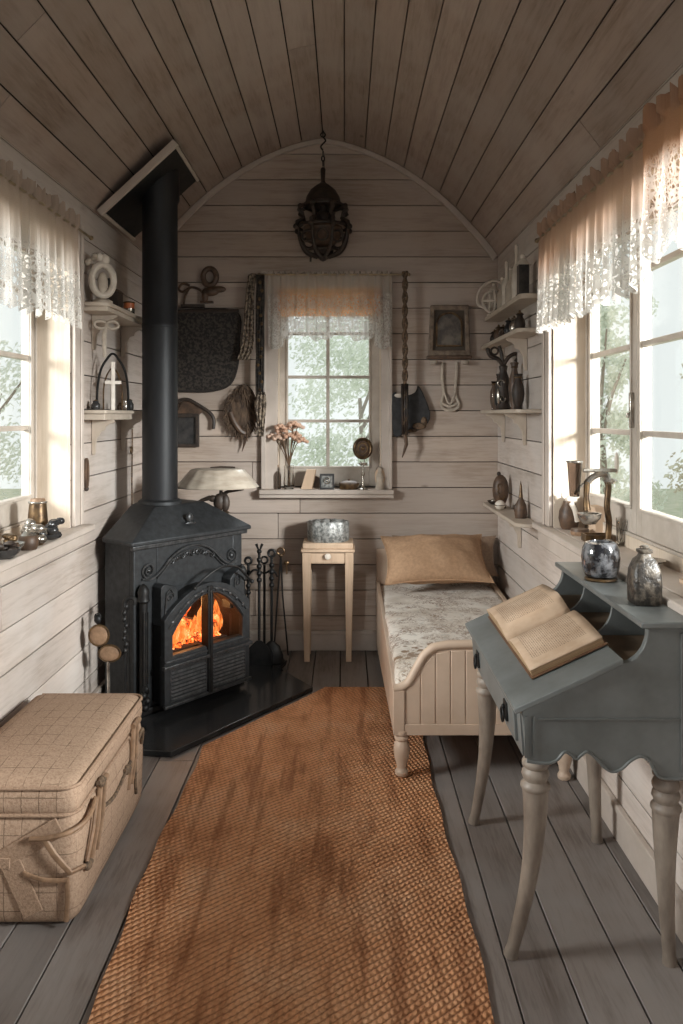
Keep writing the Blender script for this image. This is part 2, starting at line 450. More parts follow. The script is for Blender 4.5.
# ---- side windows; built in a local frame: u along the wall (Y), d outwards
def side_window(name, face, out, hole, sash_w, mulls, rails):
    y0, y1, z0, z1 = hole
    root = sname(name, (face, 0, 0))
    def B(m, d0, d1, a, b, c, d): p, q = sorted((out*d0, out*d1)); m.box(p, q, a, b, c, d)
    # casing boards on the wall face (two stepped strips)
    m = MB()
    B(m, -.022, -.001, y1+.005, y1+.105, z0+.032, z1+.10); B(m, -.022, -.001, y0-.105, y0-.005, z0+.032, z1+.10); B(m, -.022, -.001, y0-.005, y1+.005, z1, z1+.10)
    B(m, -.030, -.022, y1+.07, y1+.105, z0+.032, z1+.10); B(m, -.030, -.022, y0-.105, y0-.07, z0+.032, z1+.10)
    m.build('casing', M['trim'], root, bevel=.004)
    m = MB(); B(m, 0, .17, y1-.006, y1, z0, z1); B(m, 0, .17, y0, y0+.006, z0, z1); B(m, 0, .17, y0+.006, y1-.006, z1-.006, z1)
    m.build('jamb_lining', M['pinejamb'], root)
    m = MB(); B(m, .15, .19, y1-.015, y1, z0, z1); B(m, .15, .19, y0, y0+.015, z0, z1); B(m, .15, .19, y0, y1, z1-.015, z1); B(m, .15, .19, y0, y1, 1.03, 1.042)
    B(m, .168, .176, y1-.025, y1-.015, z0, z1)
    m.build('outer_frame', M['sash'], root, bevel=.003)
    # sashes
    edges = [y1-.016]+mulls+[y0+.016]
    for k in range(len(edges)-1):
        b, a = edges[k], edges[k+1]
        f = MB(); st = .055
        zb = 1.043; zt = z1-.016
        B(f, .158, .198, b-st, b-.002, zb, zt); B(f, .158, .198, a+.002, a+st, zb, zt)
        B(f, .158, .198, a+st, b-st, zb, 1.15); B(f, .158, .198, a+st, b-st, zt-.05, zt)
        for zz in (1.15, ): B(f, .150, .158, a+st-.012, b-st+.012, zz-.012, zz)
        B(f, .150, .158, b-st, b-st+.012, zz, zt-.05); B(f, .150, .158, a+st-.012, a+st, zz, zt-.05)
        fr = f.build('sash', M['sash'], root, bevel=.003)
        g = MB(); B(g, .176, .180, a+st-.005, b-st+.005, 1.145, zt-.045); g.build('pane', M['glass'], fr)
        t = MB()
        for zz in rails: B(t, .162, .194, a+st, b-st, zz-.011, zz+.011)
        t.build('muntin', M['sash'], fr, bevel=.003)
        h = MB(); B(h, .140, .158, a+.018, a+.036, 1.46, 1.60); B(h, .128, .142, a+.020, a+.034, 1.50, 1.52)
        h.build('latch', M['silver'], fr, bevel=.003)
    return root
w1 = side_window('window_1', XL, -1, HOLE_L, .8, [2.87, 2.07], [1.453, 1.768, 2.06])
w2 = side_window('window_2', XR, 1, HOLE_R, .6, [3.125, 2.49, 1.87], [1.440, 1.785, 2.07])
# window boards (sills)
m = MB(); m.box(XL-.150, XL, HOLE_L[0], HOLE_L[1], .965, .995); m.box(XL, XL+.075, HOLE_L[0]-.12, 3.80, .965, .995); m.box(XL+.001, XL+.03, HOLE_L[0]-.1, 3.78, .90, .965)
m.build('sill', M['trim'], w1, loc=(-XL, 0, 0), bevel=.006)
m = MB(); m.box(XR, XR+.150, HOLE_R[0], HOLE_R[1], .952, .982); m.box(XR-.055, XR, HOLE_R[0]-.12, 3.96, .952, .982); m.box(XR-.03, XR-.001, HOLE_R[0]-.1, 3.94, .875, .952)
m.build('sill', M['trim'], w2, loc=(-XR, 0, 0), bevel=.006)
m = MB(); m.box(XL-.19, XL-.15, HOLE_L[0], HOLE_L[1], .965, 1.03); m.build('sill_riser', M['pinejamb'], w1, loc=(-XL, 0, 0))
m = MB(); m.box(XR+.15, XR+.19, HOLE_R[0], HOLE_R[1], .952, 1.03); m.build('sill_riser', M['pinejamb'], w2, loc=(-XR, 0, 0))
# fill holes between sill and hole bottom happens by the wall boards below
# ---- back window
w3 = sname('window_3', (0, YB, 0))
x0, x1, z0, z1 = HOLE_B
m = MB(); 
for a, b in ((x0-.105, x0-.002), (x1+.002, x1+.070)):
    m.box(a, b, -.024, -.001, 1.037, z1+.10)
m.box(x0-.105, x0-.075, -.036, -.024, 1.037, z1+.10); m.box(x1+.045, x1+.070, -.036, -.024, 1.037, z1+.10)
m.box(x0-.002, x1+.002, -.024, -.001, z1, z1+.10)
m.build('casing', M['trim'], w3, bevel=.003)
m = MB(); m.box(x0, x0+.006, 0, .09, z0, z1); m.box(x1-.006, x1, 0, .09, z0, z1); m.box(x0+.006, x1-.006, 0, .09, z1-.006, z1)
m.build('jamb_lining', M['pinejamb'], w3)
m = MB(); zb, zt = z0, z1
m.box(x0, x0+.058, .09, .125, zb, zt); m.box(x1-.075, x1, .09, .125, zb, zt); m.box(x0+.058, x1-.075, .09, .125, zb, 1.176); m.box(x0+.058, x1-.075, .09, .125, zt-.05, zt)
m.box(x0+.046, x0+.058, .080, .09, 1.165, zt-.05); m.box(x1-.075, x1-.063, .080, .09, 1.165, zt-.05); m.box(x0+.046, x1-.063, .080, .09, 1.164, 1.176)
fr = m.build('sash', M['sash'], w3, bevel=.003)
m = MB(); m.box(x0+.055, x1-.072, .106, .110, 1.172, zt-.045); m.build('pane', M['glass'], fr)
m = MB(); xm = -.112
m.box(xm-.011, xm+.011, .094, .122, 1.176, zt-.05)
for zz in (1.472, 1.760, 2.045): m.box(x0+.058, x1-.075, .095, .121, zz-.010, zz+.010)
m.build('muntin', M['sash'], fr, bevel=.003)
m = MB(); m.box(x0-.115, x1+.080, -.075, .09, 1.006, 1.036); m.box(x0-.115, x1+.080, -.062, -.001, .982, 1.006)
m.build('sill', M['trim'], w3, bevel=.004)

# ================================================================== OUTSIDE
M['grass'] = mat('summer_grass', (.40,.44,.30), (.52,.52,.40), 4, rough=.9, bump=0)
m = MB(); m.box(-16, 16, YB+.5, 24, -.75, -.7); m.box(-16, XL-.6, -8, YB+.5, -.75, -.7); m.box(XR+.6, 16, -8, YB+.5, -.75, -.7)
tag(m.build('lawn', M['grass']), 'pale green lawn outside beyond the windows', 'grass')['kind'] = 'structure'
def leafmat(name, c1, c2):
    m, nt, b = newmat(name)
    g = nt.nodes.new('ShaderNodeNewGeometry'); c = ramp(nt, g.outputs['Random Per Island'], [(0, c1), (1, c2)])
    d = nt.nodes.new('ShaderNodeBsdfDiffuse'); t = nt.nodes.new('ShaderNodeBsdfTranslucent'); x = nt.nodes.new('ShaderNodeMixShader'); x.inputs[0].default_value = .5
    nt.links.new(c, d.inputs[0]); nt.links.new(c, t.inputs[0]); nt.links.new(d.outputs[0], x.inputs[1]); nt.links.new(t.outputs[0], x.inputs[2])
    nt.links.new(x.outputs[0], nt.nodes['Material Output'].inputs[0]); return m
LG = [leafmat('pale_leaves', (.74,.77,.69), (.88,.90,.84)), leafmat('russet_leaves', (.60,.53,.43), (.78,.76,.64)), leafmat('green_leaves', (.72,.76,.67), (.87,.90,.83))]
M['bark'] = mat('bark', (.30,.25,.20), (.18,.15,.12), 20, (1,1,.2), rough=.9, bump=.5)
def tree(loc, r, h, n, lm, label, seed, group='trees and bushes outside'):
    random.seed(seed)
    t = thing('tree', label, 'tree', loc, 0, group)
    tr = MB(); tr.tube([(0,0,0),(.05,.02,h*.35),(-.03,0,h*.7)], [.09,.07,.03], 8)
    for k in range(5):
        a = random.uniform(0, 2*PI); tr.tube([(0,0,h*(.3+.08*k)),(math.cos(a)*r*.6,math.sin(a)*r*.6,h*(.5+.1*k))],[.035,.012],6)
    tr.build('trunk', M['bark'], t)
    cl = [(random.gauss(0,r*.5), random.gauss(0,r*.5), h*random.uniform(.25,1.0), random.uniform(.3,.6)*r) for _ in range(26)]
    L = MB()
    for i in range(n):
        c = random.choice(cl); v = Vector((random.gauss(0,1),random.gauss(0,1),random.gauss(0,1))).normalized()*c[3]*random.random()**.4
        p = Vector(c[:3])+v; s = random.uniform(.03,.065)
        a = Vector((random.gauss(0,1),random.gauss(0,1),random.gauss(0,1))).normalized(); b = a.orthogonal().normalized()
        c2 = a.cross(b)*.45
        L.add([p-b*s, p+c2*s, p+b*s, p-c2*s], [(0,1,2,3)])
    L.build('leaves', lm, t)
tree((-1.7, 10.6, -.7), .75, 3.0, 5200, LG[0], 'pale green leafy tree beyond the lower left panes of the back window', 1)
tree((.3, 14.6, -.7), 1.2, 3.6, 9000, LG[2], 'broad pale green tree seen through the back window behind the centre bar', 2)
tree((1.3, 10.4, -.7), .55, 2.3, 3600, LG[0], 'small pale bush beyond the lower right panes of the back window', 3)
tree((6.0, 10.6, -.7), .9, 3.4, 7000, LG[1], 'russet and green bush seen through the near panes of the right window', 4)
tree((3.7, 11.6, -.7), .6, 3.8, 5000, LG[2], 'slim green tree seen through the far pane of the right window', 5)
tree((-5.6, 12.5, -.7), 1.1, 3.2, 4500, LG[0], 'pale tree standing outside the left window', 6)
# ================================================================== RUG, HEARTH
def rugmat():
    m, nt, b = newmat('woven_rust_jute')
    vec, obj = coords(nt, (1,1,1), (0,0,math.radians(-130)))
    w1 = nt.nodes.new('ShaderNodeTexWave'); w1.inputs['Scale'].default_value = 16; w1.inputs['Distortion'].default_value = 1.6; w1.inputs['Detail'].default_value = 1; w1.inputs['Detail Scale'].default_value = 1.2
    nt.links.new(vec, w1.inputs['Vector'])
    vec2, _ = coords(nt, (1,1,1), (0,0,math.radians(-15)))
    w2 = nt.nodes.new('ShaderNodeTexWave'); w2.inputs['Scale'].default_value = 17; w2.inputs['Distortion'].default_value = 2.5; w2.inputs['Detail'].default_value = 1
    nt.links.new(vec2, w2.inputs['Vector'])
    h = mathn(nt, 'MULTIPLY', mathn(nt,'POWER',w1.outputs['Fac'],.6), mathn(nt, 'MULTIPLY_ADD', w2.outputs['Fac'], .6, .4))
    fz = noisef(nt, obj, 160, 2); h2 = mathn(nt, 'MULTIPLY_ADD', fz, .35, h)
    base = ramp(nt, noisef(nt, obj, 3.2, 5, .7), [(.3, (.58,.27,.13)), (.5, (.84,.43,.225)), (.72, (.92,.55,.33))])
    vs, _ = coords(nt, (7, .7, 1))
    st = ramp(nt, noisef(nt, vs, 2.4, 4, .6), [(.36, (.50,.42,.38)), (.50, (1,1,1))])
    col = mixc(nt, .75, base, st, 'MULTIPLY')
    col = mixc(nt, ramp(nt, h2, [(.12,(1,1,1)),(.55,(0,0,0))]), col, (.30,.125,.06))
    nt.links.new(col, b.inputs['Base Color']); b.inputs['Roughness'].default_value = .95; b.inputs['Specular IOR Level'].default_value = .1
    bumpn(nt, b, h2, 1.0, .014); return m
M['rug'] = rugmat()
t = Vector((.58,.83)).normalized()
def rug_z(x, y): return .012+.0025*math.sin(x*9+y*3)*math.sin(y*5)
mb = MB(); ny = 70; nx = 26
for_rows = []
def rug_edges(y):
    xl = -.648+.010*math.sin(y*4.1)+.004*math.sin(y*17); xr = .366+.008*math.sin(y*3.1+1)+.004*math.sin(y*15)
    if y > 3.58:
        # the hearth cuts the far left corner diagonally
        cut = -.735+(y-3.53)*(.565/.83)+.028
        xl = max(xl, cut)
    return xl, xr
for j in range(ny+1):
    y = 1.35+(4.41-1.35)*j/ny; a, b_ = rug_edges(y)
    for i in range(nx+1):
        x = a+(b_-a)*i/nx; for_rows.append((x, y, rug_z(x, y)))
mb.add(for_rows, [(j*(nx+1)+i, j*(nx+1)+i+1, (j+1)*(nx+1)+i+1, (j+1)*(nx+1)+i) for j in range(ny) for i in range(nx)])
# rim down to the boards
rim = [j*(nx+1) for j in range(ny+1)]+[ny*(nx+1)+i for i in range(1, nx+1)]+[j*(nx+1)+nx for j in range(ny-1, -1, -1)]+[i for i in range(nx-1, 0, -1)]
bs = len(mb.v); mb.v += [(mb.v[i][0], mb.v[i][1], 0.0005) for i in rim]
mb.f += [(rim[k], rim[(k+1) % len(rim)], bs+(k+1) % len(rim), bs+k) for k in range(len(rim))]
tag(mb.build('runner_rug', M['rug'], ang=60), 'long rust orange woven runner rug down the middle of the floor', 'rug')
mb = MB(); mb.prism([(-.905,3.545),(-.765,3.525),(-.175,4.365),(-.40,4.72),(-.62,4.90),(-.93,4.90),(-1.225,4.35),(-1.225,3.92)], .0005, .028, 'z')
tag(mb.build('hearth_slab', M['slate'], bevel=.004), 'polished black stone hearth slab under the iron stove', 'hearth')

# ================================================================== WOOD STOVE
def archtop(x0, x1, zs, zp, n=18):
    """points from the left spring over the crown to the right spring"""
    out = []
    for k in range(n+1):
        u = k/n; x = x0+(x1-x0)*u; z = zs+(zp-zs)*math.sin(PI*u)**.85 if 0 < k < n else zs
        out.append((x, z))
    return out
st = thing('wood_stove', 'black cast iron wood stove with arched glass doors and a lit fire', 'stove', (-1.03, 3.90, .028), math.atan2(.784,.621))
FW = .73
foot = [(0,0),(FW,0),(FW,.50),(.33,.50),(0,.235)]
TZ = .857
b = MB()
b.box(0,.14,0,.03,.05,TZ); b.box(.66,FW,0,.03,.05,TZ); b.box(.14,.66,0,.03,.05,.10); b.box(.14,.66,0,.03,.60,TZ)
ai_ = archtop(.14,.66,.385,.565); b.ring([(x,.61) for x,z in ai_], ai_, 0, .03, 'y', closed=False)
b.prism([(0,.03),(.02,.03),(.02,.24),(0,.235)], .05, TZ, 'z'); b.box(FW-.02,FW,.03,.50,.05,TZ)
b.prism([(0,.235),(.33,.50),(.34,.485),(.012,.222)], .05, TZ, 'z'); b.box(.33,FW,.485,.50,.05,TZ)
b.prism([(0.005,.005),(FW-.005,.005),(FW-.005,.495),(.332,.495),(.005,.232)], .03, .055, 'z')
b.prism([(0.005,.005),(FW-.005,.005),(FW-.005,.495),(.332,.495),(.005,.232)], TZ-.01, TZ, 'z')
b.build('body', M['iron'], st, bevel=.004)
b = MB(); b.prism([(-.012,-.012),(FW+.012,-.012),(FW+.012,.505),(.33,.505),(-.012,.235)], 0, .032, 'z'); b.build('plinth', M['iron_dark'], st, bevel=.006)
# hipped top
r = MB()
e = [(-.035,-.035),(FW+.04,-.035),(FW+.04,.515),(.33,.515),(-.03,.215)]
tp = [(.22,.12),(.56,.12),(.56,.42),(.36,.42),(.22,.31)]
n = 5
vs = [(x,y,TZ-.012) for x,y in e]+[(x,y,TZ+.008) for x,y in e]+[(x,y,TZ+.150) for x,y in tp]
fs = [tuple(range(4,-1,-1)), tuple(range(10,15))]
for k in (0, 1):
    fs += [(k*5+i, k*5+(i+1)%5, (k+1)*5+(i+1)%5, (k+1)*5+i) for i in range(5)]
r.add(vs, fs)
r.build('hipped_top', M['iron'], st, bevel=.005)
m = MB(); m.prism([(-.02,-.02),(FW+.025,-.02),(FW+.025,.0),(-.02,.0)], TZ-.035, TZ-.012, 'z'); m.build('cornice', M['iron_edge'], st, bevel=.004)
m = MB(); m.ball((.37,.02,TZ+.085), (.022,.012,.028), 12); m.ball((.37,.012,TZ+.060), (.035,.008,.010), 12); m.build('emblem', M['iron_edge'], st)
# scroll relief
m = MB()
def spiral(cx, cz, r0, turns, start, sgn, y=-.008):
    return [(cx+sgn*r0*(1-.8*k/40)*math.cos(start+turns*2*PI*k/40), y, cz+r0*(1-.8*k/40)*math.sin(start+turns*2*PI*k/40)) for k in range(41)]
for sgn, cx in ((1,.085),(-1,.645)):
    m.tube(spiral(cx, .712, .040, 1.8, -PI/2, -sgn), .0055, 6)
    m.ball((cx,-.006,.712), (.012,.010,.012), 10)
arc = smooth_poly([(.045,-.006,.675),(.10,-.006,.668),(.16,-.007,.700),(.22,-.008,.755),(.29,-.008,.792),(.365,-.008,.803),(.44,-.008,.792),(.51,-.008,.755),(.57,-.007,.700),(.63,-.006,.668),(.685,-.006,.675)], 6)
m.tube(arc, .0065, 6); m.tube([(x, y, z-.020) for x, y, z in arc[10:-10]], .004, 6)
for k in range(9):
    x = .23+.034*k; z = .735+.030*math.sin(PI*k/8)
    m.tube(spiral(x, z, .016, 1.2, k, 1 if k%2 else -1), .0035, 5)
    m.ball((x+.014,-.004,z+.004), (.006,.006,.012), 6)
m.build('scroll_relief', M['iron_edge'], st)
# pilasters with ornamental feet
for x in (.035, .700):
    m = MB()
    m.tube([(x,-.030,.06),(x,-.030,.60)], .020, 10)
    for dx in (-.012,0,.012): m.tube([(x+dx,-.048,.17),(x+dx,-.048,.52)], .0045, 6)
    m.lathe([(.018,.56),(.032,.575),(.026,.60),(.030,.62),(.018,.645),(.0,.66)], 14, (x,-.030,0))
    for k in range(4): m.ball((x+.012*math.sin(k*2.1),-.046,.055+.03*k), (.022-.002*k,.018,.020), 8)
    m.torus((x,-.052,.13), .016, .005, 'y', 14, 6)
    m.tube([(x,-.004,.10),(x,-.030,.10)], .012, 6); m.tube([(x,-.004,.55),(x,-.030,.55)], .012, 6)
    m.build('pilaster', M['iron_dark'], st)
# door housing
DX0, DX1 = .105, .685
o_ = [(DX0,.045)]+archtop(DX0, DX1, .475, .615)+[(DX1,.045)]
i_ = [(.155,.285)]+archtop(.155, .635, .390, .560)+[(.635,.285)]
m = MB(); m.ring(o_, i_, -.105, -.075, 'y')
m.prism([(DX0+.004,.045),(DX1-.004,.045),(DX1-.004,.29),(DX0+.004,.29)], -.098, -.06, 'y')
dr = m.build('door', M['iron'], st, bevel=.003)
m = MB(); m.ring([(DX0+.012,.05)]+archtop(DX0+.012, DX1-.012, .47, .603)+[(DX1-.012,.05)], [(.14,.27)]+archtop(.14,.65,.395,.575)+[(.65,.27)], -.075, -.0, 'y')
m.build('door_housing', M['iron_dark'], st)
m = MB(); m.tube([(x,-.107,z+.027) for x, z in archtop(.130,.660,.405,.560)], .007, 6); m.tube([(x,-.107,z+.006) for x, z in archtop(.150,.640,.392,.562)], .005, 6)
for k in range(11):
    u = (k+.5)/11; x = .13+.53*u; z = .415+.155*math.sin(PI*u)**.85
    m.ball((x,-.108,z+.012), (.012,.007,.012), 8)
m.build('arch_beading', M['iron_edge'], dr)
m = MB(); m.box(.378,.412,-.118,-.060,.045,.600); m.box(.386,.404,-.126,-.118,.05,.58); m.build('centre_post', M['iron_dark'], dr, bevel=.004)
m = MB(); m.box(DX0-.012,DX1+.012,-.122,-.10,.232,.250); m.box(DX0,DX1,-.114,-.10,.262,.272); m.box(DX0-.006,DX1+.006,-.118,-.10,.040,.056)
m.build('moulding', M['iron_edge'], dr, bevel=.003)
for a, b_ in ((.145,.370),(.420,.645)):
    m = MB()
    for k in range(8): m.prism([(-.098,.072+.0185*k),(-.112,.072+.0185*k),(-.104,.083+.0185*k),(-.098,.083+.0185*k)], a, b_, 'x')
    m.ring([(a-.008,.062),(b_+.008,.062),(b_+.008,.226),(a-.008,.226)], [(a,.068),(b_,.068),(b_,.220),(a,.220)], -.108, -.097, 'y')
    m.build('vent_louvres', M['iron_edge'], dr, bevel=.001, seg=1)
for a, b_, sg in ((DX0+.005,.215,1),(.575,DX1-.005,-1)):
    m = MB(); m.prism([(a,.44),(b_,.44)]+([(b_,.60),(b_-.03,.630),(a+.02,.645),(a,.63)] if sg==1 else [(b_,.63),(b_-.02,.645),(a+.03,.630),(a,.60)]), -.072, -.002, 'y')
    m.build('shoulder_plate', M['iron'], st, bevel=.004)
    m = MB(); m.tube([(a+.02,-.078,.50),(a+.03,-.078,.60),((a+b_)/2,-.078,.618),(b_-.03,-.078,.59)], .004, 6); m.tube(spiral((a+b_)/2, .575, .025, 1.3, 0, sg, -.076), .0035, 6); m.build('shoulder_relief', M['iron_edge'], st)
m = MB(); m.tube(smooth_poly([(.30,-.10,.60),(.36,-.125,.655),(.45,-.135,.690),(.56,-.130,.675),(.64,-.12,.62),(.71,-.10,.57)], 6), .0065, 8); m.ball((.30,-.10,.60), .012); m.ball((.71,-.10,.57), .012); m.build('door_handle', M['iron_dark'], dr)
fg, nt, bb = newmat('fire_glass')
M['fireglass'] = M['glass']
m = MB(); m.prism(i_, -.092, -.089, 'y'); m.build('door_glass', M['fireglass'], dr)
# firebox lining
m = MB(); m.box(.13,.68,.30,.31,.08,.64); m.box(.12,.13,.03,.31,.08,.64); m.box(.67,.68,.03,.31,.08,.64); m.box(.13,.67,.0,.30,.10,.115); m.box(.13,.67,.03,.30,.63,.64)
m.box(.16,.62,.0,.28,.115,.275)
m.build('firebox', mat('sooty_firebrick', (.05,.03,.022), (.02,.012,.01), 14, rough=.95, bump=.3), st)
def embermat(name, strength, lo, hi, sc):
    m, nt, b = newmat(name); vec, ob = coords(nt)
    f = noisef(nt, vec, sc, 5, .65, .8)
    em = ramp(nt, f, [(lo, (0,0,0)), ((lo+hi)/2, (1.0,.10,.012)), (hi, (1.0,.36,.09)), (min(hi+.10, 1), (1.0,.75,.45))])
    nt.links.new(em, b.inputs['Emission Color']); b.inputs['Emission Strength'].default_value = strength
    b.inputs['Base Color'].default_value = (.03,.02,.015,1); b.inputs['Roughness'].default_value = .95
    bumpn(nt, b, f, .8, .02); return m
M['ember'] = embermat('glowing_embers', 2.6, .40, .58, 26); M['logfire'] = embermat('burning_wood', 2.2, .44, .62, 18)
fl, nt, bb = newmat('flame'); nt.nodes.remove(bb)
e1 = nt.nodes.new('ShaderNodeEmission'); tr_ = nt.nodes.new('ShaderNodeBsdfTransparent'); mx = nt.nodes.new('ShaderNodeMixShader')
vec, ob = coords(nt, (1,1,.45)); nf = noisef(nt, vec, 30, 3, .6, 1.0)
nt.links.new(ramp(nt, nf, [(.35,(1.0,.08,.01)),(.55,(1.0,.26,.05)),(.72,(1.0,.62,.28))]), e1.inputs[0]); e1.inputs[1].default_value = 1.5
nt.links.new(ramp(nt, nf, [(.38,(0,0,0)),(.55,(.85,.85,.85))]), mx.inputs[0]); nt.links.new(tr_.outputs[0], mx.inputs[1]); nt.links.new(e1.outputs[0], mx.inputs[2]); nt.links.new(mx.outputs[0], nt.nodes['Material Output'].inputs[0])
M['flame'] = fl
# fire: ember bed, logs, flames (things of their own; they lie in the firebox)
sx, sy = -1.03, 3.90; ra = math.atan2(.784,.621)
random.seed(3)
m = MB()
for k in range(170):
    x = random.uniform(.17,.61); y = random.uniform(.02,.27); s = random.uniform(.012,.026)
    a = Matrix.Translation((x,y,.285+random.uniform(0,.025)))@Matrix.Rotation(random.uniform(0,3),4,'Z')@Matrix.Rotation(random.uniform(0,1),4,'X')
    m.M = a; m.cbox((0,0,0),(s,s*1.3,s))
eb = m.build('ember_bed', M['ember'], None, (sx,sy,.018), ra); tag(eb, 'bed of glowing orange embers inside the stove', 'embers'); eb['kind'] = 'stuff'
def log(p, q, r, label):
    p, q = Vector(p), Vector(q); m = MB(); c = (p+q)/2
    pts = [p.lerp(q, k/6)-c+Vector((0,0,.006*math.sin(k*1.7))) for k in range(7)]
    m.tube(pts, [r*(1+.12*math.sin(k*2.3)) for k in range(7)], 10)
    R = Matrix.Rotation(ra, 4, 'Z'); o = m.build('firewood_log', M['logfire'], None, (Matrix.Translation((sx,sy,.0))@R)@(c+Vector((0,0,.028))), ra)
    tag(o, label, 'firewood', 'burning logs in the stove')
log((.18,.06,.345),(.36,.18,.355),.036,'burning log lying low behind the left stove pane')
log((.42,.17,.345),(.61,.07,.350),.036,'burning log lying low behind the right stove pane')
log((.22,.10,.37),(.26,.24,.53),.034,'burning log standing upright behind the left stove pane')
log((.45,.20,.37),(.56,.23,.49),.030,'burning log leaning against the back behind the right stove pane')
def flame(x, y, z, h, wd, label):
    m = MB()
    prof = [(wd*.5,0),(wd*.62,h*.18),(wd*.5,h*.42),(wd*.28,h*.68),(wd*.10,h*.9),(0,h)]
    m.lathe(prof, 12, (0,0,0), 1, .5, lambda a: 1+.18*math.sin(3*a+h*30))
    m.v = [(vx+.018*math.sin(vz*28+x*40), vy, vz) for vx, vy, vz in m.v]
    R = Matrix.Rotation(ra, 4, 'Z'); o = m.build('flame', M['flame'], None, (Matrix.Translation((sx,sy,.028))@R)@Vector((x,y,z)), ra)
    tag(o, label, 'flame', 'flames in the stove')
for k, (x, y, z, h, wd) in enumerate([(.20,.04,.29,.18,.09),(.255,.03,.29,.25,.09),(.315,.05,.29,.17,.08),(.35,.09,.29,.20,.06),(.44,.08,.29,.12,.06),(.50,.05,.29,.20,.09),(.57,.05,.29,.19,.08),(.61,.07,.29,.12,.05)]):
    side = 'left' if x < .39 else 'right'
    flame(x, y, z, h, wd, '%s orange flame behind the %s stove pane' % (('first','tallest','third','fourth')[k%4] if k < 4 else ('first','second','third','last')[k%4], side)+(' counting from its left' if k != 1 else ''))
fire = bpy.data.lights.new('fire_glow','POINT'); fire.energy = 5; fire.color = (1,.42,.14); fire.shadow_soft_size = .06
fo_ = bpy.data.objects.new('fire_glow', fire); COL.objects.link(fo_); fo_.location = Matrix.Translation((sx,sy,.028))@Matrix.Rotation(ra,4,'Z')@Vector((.38,.10,.50))
# flue
pc = Vector((-.997, 4.312)); 
R = Matrix.Rotation(-ra, 3, 'Z'); lp = R@Vector((pc.x+1.03, pc.y-3.90, 0))
m = MB(); m.lathe([(.094,TZ+.150),(.094,1.95),(.096,1.952),(.096,1.972),(.094,1.975),(.094,2.62),(.104,2.64),(.104,2.80)], 32, (lp.x, lp.y, 0)); m.build('flue_pipe', M['pipe'], st)
m = MB(); m.lathe([(.115,TZ+.148),(.115,TZ+.165),(.100,TZ+.175),(.095,TZ+.175)], 32, (lp.x, lp.y, 0)); m.build('flue_collar', M['iron'], st)
# flue opening in the ceiling: tangent plate
d0, d1 = -.70, -1.075
zA, zB = arch_z(.70+.05), arch_z(1.08)
A = Vector((CX-.72, 0, arch_z(.72)-.085)); Bv = Vector((CX-1.075, 0, arch_z(1.075)-.055))
Ya, Yb = 4.02, 4.62
th = thing('flue_plate', 'dark sloping metal flue plate with cream batten where the pipe meets the ceiling', 'flue plate', ((A.x+Bv.x)/2, Ya, Bv.z))
off = -Vector(((A.x+Bv.x)/2, Ya, Bv.z))
dd = (A-Bv).normalized(); nn = Vector((-dd.z, 0, dd.x)); 
if nn.z > 0: nn = -nn
def plate(mb, s0, s1, ya, yb, h0, h1):
    q = [Bv+dd*s0+nn*h0, Bv+dd*s1+nn*h0, Bv+dd*s1+nn*h1, Bv+dd*s0+nn*h1]
    mb.prism([(v.x+off.x, v.z+off.z) for v in q], ya+off.y, yb+off.y, 'y')
SL = (A-Bv).length
m = MB(); plate(m, 0, SL, Ya, Yb, -.02, .0); m.build('plate', M['iron_dark'], th)
m = MB(); plate(m, -.02, SL+.02, Ya-.022, Ya, -.02, .018); m.build('batten', M['trim'], th, bevel=.004)
for a, b_ in ((-.018,0),(SL,SL+.018)):
    m = MB(); plate(m, a, b_, Ya, Yb, -.02, .012); m.build('side_batten', M['trim'], th, bevel=.003)

# ================================================================== BED
bd = thing('single_bed', 'cream painted wooden single bed with curved beadboard footboard', 'bed', (.58, 4.2, 0))
ox, oy = .58, 4.2
def bx(m, x0,x1,y0,y1,z0,z1): m.box(x0-ox,x1-ox,y0-oy,y1-oy,z0,z1)
BL, BR = .200, .945
def footz(x):
    u = min(x-BL, BR-x)
    pts = [(0,.375),(.03,.377),(.065,.400),(.095,.455),(.125,.510),(.165,.545),(.22,.556),(.40,.560)]
    if u <= 0: return .375
    for (a, za), (b_, zb) in zip(pts, pts[1:]):
        if a <= u <= b_: k = (u-a)/(b_-a); return za+(zb-za)*k
    return .56
xs = [BL+(BR-BL)*k/60 for k in range(61)]
m = MB(); m.prism([(BL-ox,.19),(BR-ox,.19)]+[(x-ox, footz(x)) for x in reversed(xs)], 3.305-oy, 3.330-oy, 'y')
m.prism([(BL-ox,.19),(BL-ox,.37),(BL+.045-ox,.375),(BL+.045-ox,.19)], 3.295-oy, 3.306-oy, 'y')
m.prism([(BR-ox,.19),(BR-ox,.37),(BR-.045-ox,.375),(BR-.045-ox,.19)], 3.295-oy, 3.306-oy, 'y')
bx(m, BL+.045, BR-.045, 3.297, 3.306, .19, .235)
fbd = m.build('footboard', M['bedcream'], bd, bevel=.002)
m = MB(); x = BL+.05
while x < BR-.05:
    x2 = min(x+.062, BR-.045); m.prism([(x+.002-ox,.235),(x2-.002-ox,.235),(x2-.002-ox,footz(x2)-.02),(x+.002-ox,footz(x)-.02)], 3.301-oy, 3.308-oy, 'y'); x += .062
m.build('beadboard', M['bedcream'], fbd, bevel=.002)
m = MB(); m.tube([(x-ox, 3.312-oy, footz(x)+.004) for x in xs], .019, 10); m.build('cap_rail', M['bedcream'], fbd, ang=60)
for a, b_ in ((BL,BL+.022),(BR-.022,BR)):
    m = MB(); m.prism([(3.33-oy,.19),(5.08-oy,.05),(5.08-oy,.455),(3.33-oy,.375)], a-ox, b_-ox, 'x'); m.build('side_rail', M['bedcream'], bd, bevel=.003)
m = MB(); bx(m, BL, BR, 5.085, 5.115, .05, .66); m.build('headboard', M['bedcream'], bd, bevel=.006)
